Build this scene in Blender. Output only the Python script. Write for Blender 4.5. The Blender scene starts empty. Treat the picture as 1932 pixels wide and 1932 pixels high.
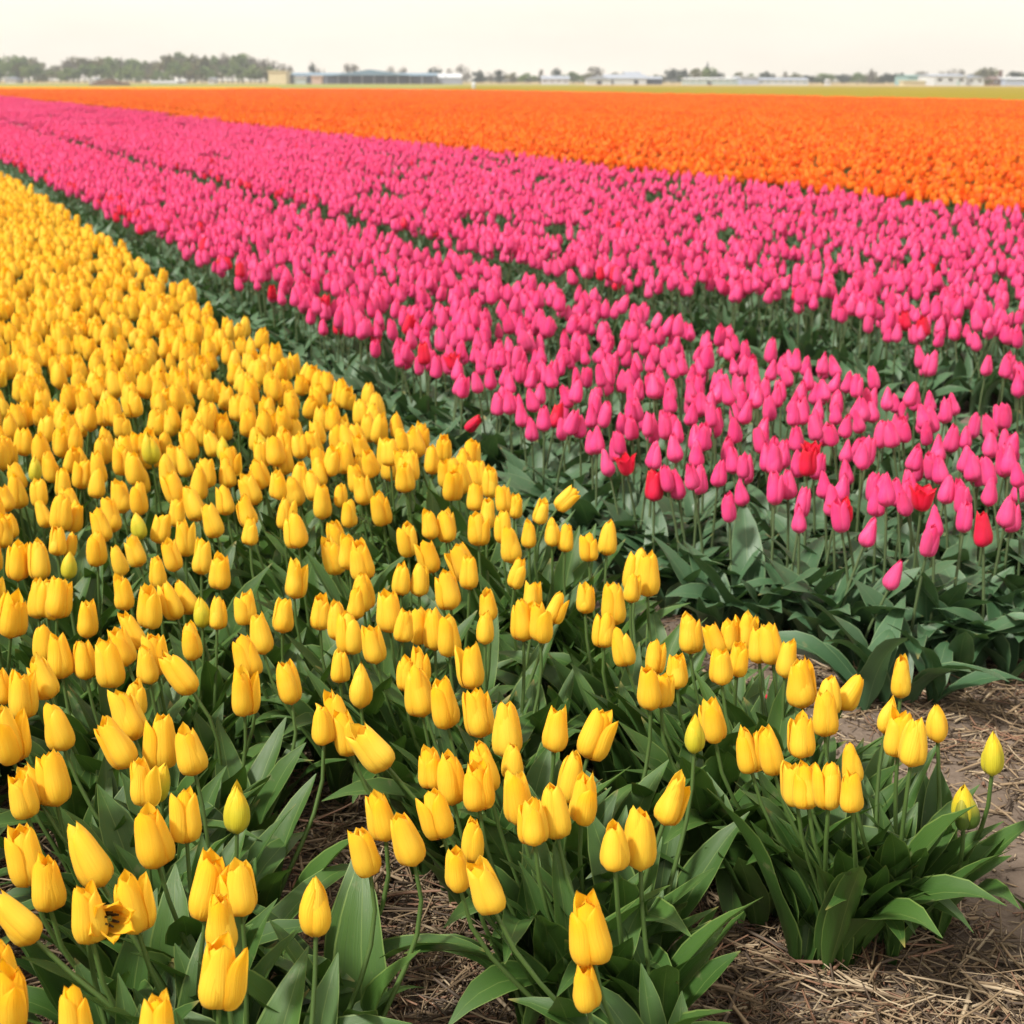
import bpy, math, random
import numpy as np
from mathutils import Vector, Matrix, Quaternion, noise
random.seed(11); rng = np.random.default_rng(11)
S = bpy.context.scene
COL = S.collection
PI = math.pi

# ------------------------------------------------------------------ camera, sky, sun, exposure
PITCH = math.radians(17.374)
cam = bpy.data.cameras.new('camera'); cam_o = bpy.data.objects.new('camera', cam); COL.objects.link(cam_o)
cam.sensor_width = 36; cam.lens = 36*2600/1932
cam.clip_start = .05; cam.clip_end = 6000
cam_o.matrix_world = Matrix.Translation((0, 0, 1.3)) @ Matrix.Rotation(PI/2-PITCH, 4, 'X') @ Matrix.Rotation(math.radians(.12), 4, 'Z')
cam.dof.use_dof = True; cam.dof.focus_distance = 2.0; cam.dof.aperture_fstop = 8.5
S.camera = cam_o

SUN_EL, SUN_AZ = math.radians(52), math.radians(-120)      # azimuth measured clockwise from the view direction (+Y)
w = bpy.data.worlds.new('World'); S.world = w; w.use_nodes = True
nt = w.node_tree; nt.nodes.clear()
wo = nt.nodes.new('ShaderNodeOutputWorld'); bg = nt.nodes.new('ShaderNodeBackground')
sky = nt.nodes.new('ShaderNodeTexSky'); sky.sky_type = 'NISHITA'; sky.sun_disc = False
sky.sun_elevation = SUN_EL; sky.sun_rotation = SUN_AZ; sky.dust_density = 3
veil = nt.nodes.new('ShaderNodeMix'); veil.data_type = 'RGBA'          # thin high overcast over the blue
tc = nt.nodes.new('ShaderNodeTexCoord'); nz = nt.nodes.new('ShaderNodeTexNoise'); mp = nt.nodes.new('ShaderNodeMapping')
mp.inputs['Scale'].default_value = (1.2, 1.2, 5); nz.inputs['Scale'].default_value = 1.6; nz.inputs['Detail'].default_value = 5
nt.links.new(tc.outputs['Generated'], mp.inputs['Vector']); nt.links.new(mp.outputs['Vector'], nz.inputs['Vector'])
cr = nt.nodes.new('ShaderNodeValToRGB')
cr.color_ramp.elements[0].position = .3; cr.color_ramp.elements[0].color = (.70, .70, .70, 1)
cr.color_ramp.elements[1].position = .7; cr.color_ramp.elements[1].color = (.97, .97, .97, 1)
nt.links.new(nz.outputs['Fac'], cr.inputs['Fac']); nt.links.new(cr.outputs['Color'], veil.inputs['Factor'])
nt.links.new(sky.outputs['Color'], veil.inputs['A']); veil.inputs['B'].default_value = (11.0, 10.0, 8.5, 1)
nt.links.new(veil.outputs['Result'], bg.inputs['Color']); bg.inputs['Strength'].default_value = .1
nt.links.new(bg.outputs['Background'], wo.inputs['Surface'])
sl = bpy.data.lights.new('sun', 'SUN'); sl.energy = 4.1; sl.angle = math.radians(7); sl.color = (1, .95, .86)
so = bpy.data.objects.new('sun', sl); COL.objects.link(so)
sd = Vector((math.sin(SUN_AZ)*math.cos(SUN_EL), math.cos(SUN_AZ)*math.cos(SUN_EL), math.sin(SUN_EL)))
so.rotation_euler = sd.to_track_quat('Z', 'Y').to_euler(); so.location = (0, 0, 30)
S.view_settings.view_transform = 'Standard'; S.view_settings.look = 'None'
S.view_settings.exposure = .35; S.view_settings.gamma = 1; S.view_settings.use_curve_mapping = False
S.render.engine = 'CYCLES'; S.render.resolution_x = S.render.resolution_y = 1024

# ------------------------------------------------------------------ helpers
def tag(o, label=None, cat=None, group=None, kind=None):
    if label: o['label'] = label
    if cat: o['category'] = cat
    if group: o['group'] = group
    if kind: o['kind'] = kind
    return o
def link(name, data, parent=None, mw=None):
    o = bpy.data.objects.new(name, data); COL.objects.link(o)
    if parent: o.parent = parent
    if mw is not None: o.matrix_basis = mw
    return o
def empty(name, loc, rz=0, size=.05):
    o = link(name, None); o.location = loc; o.rotation_euler = (0, 0, rz); o.empty_display_size = size; return o
class MB:
    def __init__(s): s.v = []; s.f = []; s.m = []; s.uv = []
    def add(s, vs, fs, mi=0, uv=None):
        b = len(s.v); s.v += [tuple(v) for v in vs]; s.f += [tuple(b+i for i in f) for f in fs]; s.m += [mi]*len(fs)
        s.uv += list(uv) if uv is not None else [(0, 0)]*len(vs)
    def merge(s, o, M=None, mi=None):
        b = len(s.v); s.v += [tuple(M @ Vector(v)) for v in o.v] if M else o.v
        s.f += [tuple(b+i for i in f) for f in o.f]; s.m += o.m if mi is None else [mi]*len(o.f); s.uv += o.uv
    def mesh(s, name, mats, smooth=True):
        me = bpy.data.meshes.new(name); me.from_pydata(s.v, [], s.f)
        for m in mats: me.materials.append(m)
        me.polygons.foreach_set('material_index', s.m)
        me.polygons.foreach_set('use_smooth', [smooth]*len(s.f))
        ul = me.uv_layers.new(name='UVMap'); li = np.empty(len(me.loops), int); me.loops.foreach_get('vertex_index', li)
        ul.data.foreach_set('uv', np.array(s.uv, float)[li].ravel())
        me.update(); return me
    def box(s, x0, x1, y0, y1, z0, z1, mi=0):
        s.add([(x0,y0,z0),(x1,y0,z0),(x1,y1,z0),(x0,y1,z0),(x0,y0,z1),(x1,y0,z1),(x1,y1,z1),(x0,y1,z1)],
              [(3,2,1,0),(4,5,6,7),(0,1,5,4),(1,2,6,5),(2,3,7,6),(3,0,4,7)], mi)
def grid(fn, nu, nv, mi=0):
    mb = MB(); vs = []; uv = []
    for j in range(nv+1):
        for i in range(nu+1):
            u, v = i/nu, j/nv; vs.append(fn(u*2-1, v)); uv.append((u, v))
    n = nu+1
    mb.add(vs, [(j*n+i, j*n+i+1, (j+1)*n+i+1, (j+1)*n+i) for j in range(nv) for i in range(nu)], mi, uv); return mb
def tube(pts, radii, sides=6, mi=0):
    mb = MB(); vs = []; fs = []; n = len(pts); uv = []
    for k, P in enumerate(pts):
        P = Vector(P); t = Vector(pts[min(k+1, n-1)])-Vector(pts[max(k-1, 0)]); t.normalize()
        a = t.cross(Vector((.3, 1, .1))).normalized(); b = t.cross(a)
        for i in range(sides):
            q = 2*PI*i/sides; vs.append(P+(a*math.cos(q)+b*math.sin(q))*radii[k]); uv.append((i/sides, k/(n-1)))
    for k in range(n-1):
        for i in range(sides):
            j = (i+1) % sides; fs.append((k*sides+i, k*sides+j, (k+1)*sides+j, (k+1)*sides+i))
    mb.add(vs, fs, mi, uv); return mb
def lerp(tab, x):
    for (a, p), (b, q) in zip(tab, tab[1:]):
        if x <= b: 
            f = (x-a)/(b-a); f = f*f*(3-2*f) if False else f
            return p+(q-p)*f
    return tab[-1][1]

# ------------------------------------------------------------------ materials
def mat(name):
    m = bpy.data.materials.new(name); m.use_nodes = True; nt = m.node_tree
    p = nt.nodes['Principled BSDF']; return m, nt, p
def N(nt, t, **kw):
    n = nt.nodes.new(t)
    for k, v in kw.items():
        if k in n.inputs: n.inputs[k].default_value = v
        else: setattr(n, k, v)
    return n
def ramp(nt, fac, stops):
    r = nt.nodes.new('ShaderNodeValToRGB'); e = r.color_ramp.elements
    while len(e) < len(stops): e.new(.5)
    for k, (p, c) in enumerate(stops): e[k].position = p; e[k].color = (*c, 1)
    nt.links.new(fac, r.inputs['Fac']); return r.outputs['Color']
def mixc(nt, fac, a, b, mode='MIX'):
    m = nt.nodes.new('ShaderNodeMix'); m.data_type = 'RGBA'; m.blend_type = mode
    for s, x in (('Factor', fac), ('A', a), ('B', b)):
        if hasattr(x, 'is_output'): nt.links.new(x, m.inputs[s])
        elif isinstance(x, tuple): m.inputs[s].default_value = (*x, 1)
        else: m.inputs[s].default_value = x
    return m.outputs['Result']
def math_(nt, op, a, b=0.):
    m = nt.nodes.new('ShaderNodeMath'); m.operation = op
    for k, x in ((0, a), (1, b)):
        if hasattr(x, 'is_output'): nt.links.new(x, m.inputs[k])
        else: m.inputs[k].default_value = x
    return m.outputs[0]
def petal_mat(name, base, mid, tip, seam, alt, trans=.3, rough=.5, spread=(.35, .9)):
    """petal colour runs along the petal (uv.y), darker seam near the edges and midrib, fine lengthwise veins"""
    m, nt, p = mat(name)
    uv = nt.nodes.new('ShaderNodeUVMap'); sx = nt.nodes.new('ShaderNodeSeparateXYZ'); nt.links.new(uv.outputs['UV'], sx.inputs[0])
    col = ramp(nt, sx.outputs['Y'], [(.0, base), (.14, mid), (spread[0]+.2, mid), (spread[1], tip)])
    oi = nt.nodes.new('ShaderNodeObjectInfo')
    mp = nt.nodes.new('ShaderNodeMapping'); mp.inputs['Scale'].default_value = (26, 1.6, 1); nt.links.new(uv.outputs['UV'], mp.inputs['Vector'])
    nz = N(nt, 'ShaderNodeTexNoise', noise_dimensions='4D', Scale=1., Detail=3.); nt.links.new(mp.outputs['Vector'], nz.inputs['Vector'])
    nt.links.new(math_(nt, 'MULTIPLY', oi.outputs['Random'], 37.), nz.inputs['W'])
    v = math_(nt, 'MULTIPLY', math_(nt, 'SUBTRACT', nz.outputs['Fac'], .42), 1.1)
    v.node.use_clamp = True
    col = mixc(nt, v, col, seam)
    e = math_(nt, 'ABSOLUTE', math_(nt, 'SUBTRACT', sx.outputs['X'], .5))
    e2 = math_(nt, 'POWER', math_(nt, 'MULTIPLY', e, 2.), 5.)
    col = mixc(nt, math_(nt, 'MULTIPLY', e2, .55), col, seam)
    col = mixc(nt, math_(nt, 'POWER', oi.outputs['Random'], 1.6), col, mixc(nt, .45, col, alt))
    nt.links.new(col, p.inputs['Base Color']); p.inputs['Roughness'].default_value = rough
    p.inputs['Specular IOR Level'].default_value = .3
    if 'Sheen Weight' in p.inputs: p.inputs['Sheen Weight'].default_value = .05
    bp_ = N(nt, 'ShaderNodeBump', Strength=.45, Distance=.003); nt.links.new(nz.outputs['Fac'], bp_.inputs['Height']); nt.links.new(bp_.outputs['Normal'], p.inputs['Normal'])
    tr = nt.nodes.new('ShaderNodeBsdfTranslucent'); nt.links.new(col, tr.inputs['Color'])
    mx = nt.nodes.new('ShaderNodeMixShader'); mx.inputs[0].default_value = trans
    nt.links.new(p.outputs[0], mx.inputs[1]); nt.links.new(tr.outputs[0], mx.inputs[2])
    nt.links.new(mx.outputs[0], nt.nodes['Material Output'].inputs['Surface']); return m
YEL = petal_mat('yellow_petal', (.80,.40,.015), (.95,.65,.045), (.96,.57,.010), (.93,.43,.010), (.94,.74,.08), trans=.38)
YGR = petal_mat('greenish_yellow_petal', (.42,.40,.03), (.62,.55,.03), (.92,.56,.01), (.50,.46,.02), (.6,.55,.05), trans=.25)
PAL = petal_mat('pale_yellow_petal', (.80,.45,.03), (.95,.68,.07), (.95,.62,.03), (.93,.52,.02), (.93,.66,.06))
PNK = petal_mat('pink_petal', (.86,.22,.33), (.91,.065,.29), (.89,.030,.18), (.93,.17,.36), (.93,.14,.36), trans=.32, rough=.42)
RED = petal_mat('red_pink_petal', (.70,.05,.12), (.80,.018,.07), (.80,.012,.035), (.7,.008,.03), (.85,.03,.12), trans=.25, rough=.4)
ORG = petal_mat('orange_petal', (.80,.20,.01), (.90,.105,.006), (.93,.17,.006), (.80,.04,.004), (.93,.38,.01), trans=.3)
OR2 = petal_mat('flame_orange_petal', (.85,.3,.01), (.93,.22,.006), (.94,.34,.008), (.86,.09,.004), (.90,.08,.006), trans=.3)
def leaf_mat(name, a, b, edge, dull, rough=.46):
    m, nt, p = mat(name)
    uv = nt.nodes.new('ShaderNodeUVMap'); sx = nt.nodes.new('ShaderNodeSeparateXYZ'); nt.links.new(uv.outputs['UV'], sx.inputs[0])
    oi = nt.nodes.new('ShaderNodeObjectInfo'); tc = nt.nodes.new('ShaderNodeTexCoord')
    mp = nt.nodes.new('ShaderNodeMapping'); mp.inputs['Scale'].default_value = (34, 1.2, 1); nt.links.new(uv.outputs['UV'], mp.inputs['Vector'])
    nz = N(nt, 'ShaderNodeTexNoise', Scale=1., Detail=2.); nt.links.new(mp.outputs['Vector'], nz.inputs['Vector'])
    n2 = N(nt, 'ShaderNodeTexNoise', Scale=14., Detail=4.); nt.links.new(tc.outputs['Object'], n2.inputs['Vector'])
    col = mixc(nt, math_(nt, 'ADD', math_(nt, 'MULTIPLY', oi.outputs['Random'], .6), math_(nt, 'MULTIPLY', n2.outputs['Fac'], .5)), a, b)
    v = math_(nt, 'MULTIPLY', math_(nt, 'SUBTRACT', nz.outputs['Fac'], .45), 1.4); v.node.use_clamp = True
    col = mixc(nt, v, col, dull)
    e = math_(nt, 'MULTIPLY', math_(nt, 'ABSOLUTE', math_(nt, 'SUBTRACT', sx.outputs['X'], .5)), 2.)
    e = math_(nt, 'GREATER_THAN', e, .93)
    col = mixc(nt, math_(nt, 'MULTIPLY', e, .45), col, edge)
    mr = math_(nt, 'LESS_THAN', math_(nt, 'ABSOLUTE', math_(nt, 'SUBTRACT', sx.outputs['X'], .5)), .014)
    col = mixc(nt, math_(nt, 'MULTIPLY', mr, .35), col, edge)
    tp = math_(nt, 'MULTIPLY', math_(nt, 'SUBTRACT', sx.outputs['Y'], math_(nt, 'ADD', .93, math_(nt, 'MULTIPLY', oi.outputs['Random'], .2))), 14.); tp.node.use_clamp = True
    col = mixc(nt, tp, col, (.30, .24, .07))
    n3 = N(nt, 'ShaderNodeTexNoise', Scale=45., Detail=5.); nt.links.new(tc.outputs['Object'], n3.inputs['Vector'])
    col = mixc(nt, ramp(nt, n3.outputs['Fac'], [(.66, (0, 0, 0)), (.74, (.5, .5, .5))]), col, (.16, .17, .08))
    nt.links.new(col, p.inputs['Base Color']); p.inputs['Roughness'].default_value = rough
    nt.links.new(math_(nt, 'ADD', rough-.12, math_(nt, 'MULTIPLY', n2.outputs['Fac'], .3)), p.inputs['Roughness'])
    p.inputs['Specular IOR Level'].default_value = .42
    bp_ = N(nt, 'ShaderNodeBump', Strength=.3, Distance=.002); nt.links.new(nz.outputs['Fac'], bp_.inputs['Height']); nt.links.new(bp_.outputs['Normal'], p.inputs['Normal'])
    tr = nt.nodes.new('ShaderNodeBsdfTranslucent'); nt.links.new(mixc(nt, .5, col, (.10,.22,.02)), tr.inputs['Color'])
    mx = nt.nodes.new('ShaderNodeMixShader'); mx.inputs[0].default_value = .16
    nt.links.new(p.outputs[0], mx.inputs[1]); nt.links.new(tr.outputs[0], mx.inputs[2])
    nt.links.new(mx.outputs[0], nt.nodes['Material Output'].inputs['Surface']); return m
LEA = leaf_mat('tulip_leaf', (.022,.066,.012), (.062,.140,.024), (.22,.31,.08), (.050,.100,.034))
LEP = leaf_mat('blue_green_tulip_leaf', (.030,.085,.033), (.075,.155,.075), (.20,.29,.14), (.070,.125,.075), rough=.42)
def plain(name, c, rough=.7, var=.25, scale=8., c2=None, metallic=0., bump=0.):
    m, nt, p = mat(name); tc = nt.nodes.new('ShaderNodeTexCoord')
    nz = N(nt, 'ShaderNodeTexNoise', Scale=scale, Detail=6.); nt.links.new(tc.outputs['Object'], nz.inputs['Vector'])
    c2 = c2 or tuple(x*(1-var) for x in c)
    nt.links.new(ramp(nt, nz.outputs['Fac'], [(.35, c2), (.65, c)]), p.inputs['Base Color'])
    p.inputs['Roughness'].default_value = rough; p.inputs['Metallic'].default_value = metallic
    if rough >= .9: p.inputs['Specular IOR Level'].default_value = .05
    if bump:
        b = N(nt, 'ShaderNodeBump', Strength=bump, Distance=.02); nt.links.new(nz.outputs['Fac'], b.inputs['Height']); nt.links.new(b.outputs['Normal'], p.inputs['Normal'])
    return m
STM = plain('tulip_stem', (.075,.14,.03), .5, scale=6.)
STP = plain('pink_tulip_stem', (.10,.15,.06), .5, scale=6.)
DRK = plain('stamen', (.03,.022,.01), .7); PIS = plain('pistil', (.25,.28,.06), .6)
SEP = petal_mat('green_tepal', (.04,.08,.012), (.06,.11,.014), (.60,.50,.03), (.10,.16,.02), (.10,.16,.02), trans=.15, spread=(.2, .95))

# ------------------------------------------------------------------ petals and blooms  (bloom length 1 unit = .068 m)
L0 = .076
PROF = {  # radius along the bloom, in units of the length
 'cup':  [(0,.07),(.04,.18),(.10,.25),(.22,.29),(.36,.288),(.65,.240),(.86,.205),(1,.19)],
 'egg':  [(0,.07),(.04,.18),(.10,.25),(.22,.285),(.40,.272),(.68,.215),(.88,.15),(1,.10)],
 'bud':  [(0,.06),(.06,.16),(.15,.225),(.32,.262),(.52,.245),(.75,.165),(.92,.07),(1,.03)],
 'tall': [(0,.06),(.05,.16),(.12,.22),(.25,.25),(.5,.245),(.75,.205),(.9,.165),(1,.14)],
 'pink': [(0,.05),(.05,.17),(.14,.255),(.27,.285),(.45,.255),(.7,.175),(.88,.115),(1,.075)],
 'open': [(0,.07),(.06,.20),(.15,.30),(.35,.38),(.6,.42),(.85,.47),(1,.55)],
}
def petal(kind, inner, seed, nu=8, nv=11):
    rnd = random.Random(seed); pr = PROF[kind]
    W = (.30 if kind != 'bud' else .27)*rnd.uniform(.94, 1.08); skew = rnd.uniform(-.04, .04); notch = rnd.uniform(.0, .035)
    ph = rnd.uniform(0, 6)
    point = {'cup': .55, 'egg': .42, 'bud': .35, 'tall': .5, 'pink': .38, 'open': .5}[kind]
    def f(u, v):
        g = min(1, (v/.22)**.7)*.82+.18 if v < .22 else 1
        if v > .5: g *= max(0, 1-((v-.5)/.5)**(1/point*1.25))**.62
        if v >= 1: g = .03
        r = lerp(pr, v); w_ = W*g*u
        r0 = r*(.91 if inner else 1.0)
        ang = w_/max(r0, .12)
        ang = max(-1.35, min(1.35, ang))
        r1 = r0*(1-.11*abs(u)**2.0) + (.026 if not inner else 0)*(1-u*u) + .004*math.sin(5*u+ph+6*v)*v
        z = v-.04*u*u*(1-v)*0 - .03*abs(u)**3*v + notch*(0 if abs(u) < .1 else .3)*v*0
        tipc = .05*max(0, v-.8)*5*(1-u*u)                      # tips pinch and bend
        if kind == 'open': tipc = -tipc*1.4
        return (math.cos(ang+skew*v)*(r1-tipc*.6), math.sin(ang+skew*v)*(r1-tipc*.2), z)
    mb = grid(f, nu, nv); mb.v = [(x*L0, y*L0, z*L0) for x, y, z in mb.v]; return mb
def petal_meshes(kind, m, tagn):
    return [[petal(kind, inner, 100*i+hash_(kind)).mesh('petal', [m]) for i in range(3)] for inner in (0, 1)]
def hash_(s): return sum(ord(c)*(i+3) for i, c in enumerate(s))
PM = {('cup','Y'): petal_meshes('cup', YEL, 'y'), ('egg','Y'): petal_meshes('egg', YEL, 'y'), ('tall','Y'): petal_meshes('tall', YEL, 'y'),
      ('bud','Y'): petal_meshes('bud', YEL, 'y'), ('bud','G'): petal_meshes('bud', YGR, 'g'), ('cup','P'): petal_meshes('cup', PAL, 'p'), ('open','Y'): petal_meshes('open', YEL, 'o'),
      ('pink','K'): petal_meshes('pink', PNK, 'k'), ('egg','K'): petal_meshes('egg', PNK, 'k'), ('tall','K'): petal_meshes('tall', PNK, 'k'), ('cup','R'): petal_meshes('cup', RED, 'r'), ('open','R'): petal_meshes('open', RED, 'r'),
      ('bud','S'): petal_meshes('bud', SEP, 's')}
def bloom_mats(kind, rnd):
    """matrices of the six petals in the bloom's own frame, outer three first"""
    out = []; ph = rnd.uniform(0, 2*PI); loose = {'cup': .07, 'egg': .05, 'bud': .02, 'tall': .06, 'pink': .055, 'open': .15}[kind]
    flare = rnd.choice([0, 0, 0, .08, .16]) if kind in ('cup', 'egg', 'tall') else 0
    for inner in (1, 0):
        for k in range(3):
            a = ph+k*2*PI/3+(PI/3 if inner else 0)+rnd.uniform(-.12, .12)
            t = rnd.gauss(0, loose)*(1 if not inner else .5)+(.0 if inner else .012)+(flare if k == 0 and not inner else 0)
            s = rnd.uniform(.84, 1.04) if not inner else rnd.uniform(.90, 1.10)
            out.append((inner, Matrix.Rotation(a, 4, 'Z') @ Matrix.Rotation(t, 4, 'Y') @ Matrix.Diagonal((1, 1, s, 1))))
    return out

# ------------------------------------------------------------------ leaves
def leaf(L, W, tilt, bend, seed, fold=.5, wave=.1, nu=4, nv=11, twist=.3):
    rnd = random.Random(seed); p1 = rnd.uniform(0, 6); p2 = rnd.uniform(0, 6); tw = rnd.uniform(-twist, twist); side = rnd.uniform(-.25, .25)
    n = 40; pts = [(0, 0)]; th = tilt; angs = [tilt]
    for k in range(n):
        th = tilt+bend*((k/n)**1.7); pts.append((pts[-1][0]+L/n*math.sin(th), pts[-1][1]+L/n*math.cos(th))); angs.append(th)
    def f(u, v):
        i = min(n, int(round(v*n))); x, z = pts[i]; th = angs[i]
        w = W*.5*(.30+.70*math.sin(min(1, v/.42)*PI/2) if v < .42 else max(.0, 1-((v-.42)/.58)**2.1)**.9)
        if v >= 1: w = .0008
        fo = fold*(1-.75*v)
        y = u*w*math.cos(fo*abs(u)); up = abs(u)**1.4*w*math.sin(fo)*1.1
        up += wave*w*u*u*math.sin(9*v+p1+(2.2 if u > 0 else 0)) + wave*.5*w*math.sin(5*v+p2)*u
        tq = tw*v; y, up = y*math.cos(tq)-up*math.sin(tq), y*math.sin(tq)+up*math.cos(tq)
        # the leaf's inner face looks toward the stem / upward
        return (x-up*math.cos(th), y+side*L*v*v*.5, z+up*math.sin(th))
    return grid(f, nu, nv)
LY = []; LP = []
for i in range(16):
    r = random.Random(i+50)
    LY.append(leaf(r.uniform(.25, .35), r.uniform(.050, .078), r.uniform(.05, .50), r.uniform(.05, .85) if i % 4 else r.uniform(1.2, 2.0), i, r.uniform(.45, .9), r.uniform(.1, .3)).mesh('leaf', [LEA]))
    LP.append(leaf(r.uniform(.22, .31), r.uniform(.058, .088), r.uniform(.15, .6), r.uniform(.3, 1.2) if i % 3 else r.uniform(1.3, 2.2), i+30, r.uniform(.3, .7), r.uniform(.15, .35)).mesh('leaf', [LEP]))

def frame(axis):
    return Vector((0, 0, 1)).rotation_difference(Vector(axis).normalized()).to_matrix().to_4x4()
def bez(a, b, c, d, t):
    return a*(1-t)**3+b*3*t*(1-t)**2+c*3*t*t*(1-t)+d*t**3

def tulip(root, centre, axis, scale, kind, colour, label, group, nleaf=4, rnd=random, cat='tulip', name='yellow_tulip', width=1.0):
    root = Vector(root); e = empty(name, root); tag(e, label, cat, group)
    ax = Vector(axis).normalized(); base = Vector(centre)-ax*(L0*.5*scale)-root
    B = Matrix.Translation(base) @ frame(ax) @ Matrix.Diagonal((scale*width, scale*width, scale, 1))
    ms = PM[(kind, colour)]
    for k, (inner, M) in enumerate(bloom_mats(kind, rnd)):
        me = ms[inner][rnd.randrange(3)]
        link('petal', me, e, B @ M)
    h = base.length
    pts = [bez(Vector((0, 0, -.02)), Vector((0, 0, h*.4)), base-ax*h*.4, base+ax*.003, t/7) for t in range(8)]
    sm = tube(pts, [.0042-.0012*t/7 for t in range(8)], 6).mesh('stem', [STM if colour in 'YGPS' else STP]); link('stem', sm, e)
    pool = LY if colour in 'YGPS' else LP
    a0 = rnd.uniform(0, 2*PI)
    for k in range(nleaf):
        a = a0+k*2.4+rnd.uniform(-.4, .4); s = rnd.uniform(.8, 1.12)*(1 if k < 2 else .85)
        link('leaf', pool[rnd.randrange(16)], e, Matrix.Translation((0, 0, -.01+.03*(k > 1))) @ Matrix.Rotation(a, 4, 'Z') @ Matrix.Diagonal((s, s, s, 1)))
    return e
AZ = math.radians(24.578)
def xy(s, t): return (s*math.cos(AZ)-t*math.sin(AZ), s*math.sin(AZ)+t*math.cos(AZ))
def stc(x, y): return (x*math.cos(AZ)+y*math.sin(AZ), -x*math.sin(AZ)+y*math.cos(AZ))
def in_view(x, y, z, m=.0):
    dy = y*math.cos(PITCH)-(z-1.3)*math.sin(PITCH); up = y*math.sin(PITCH)+(z-1.3)*math.cos(PITCH)
    return dy > .2 and abs(x/dy) < .3715*(1+m) and abs(up/dy) < .3715*(1+m)

HAZE = .00042
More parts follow.
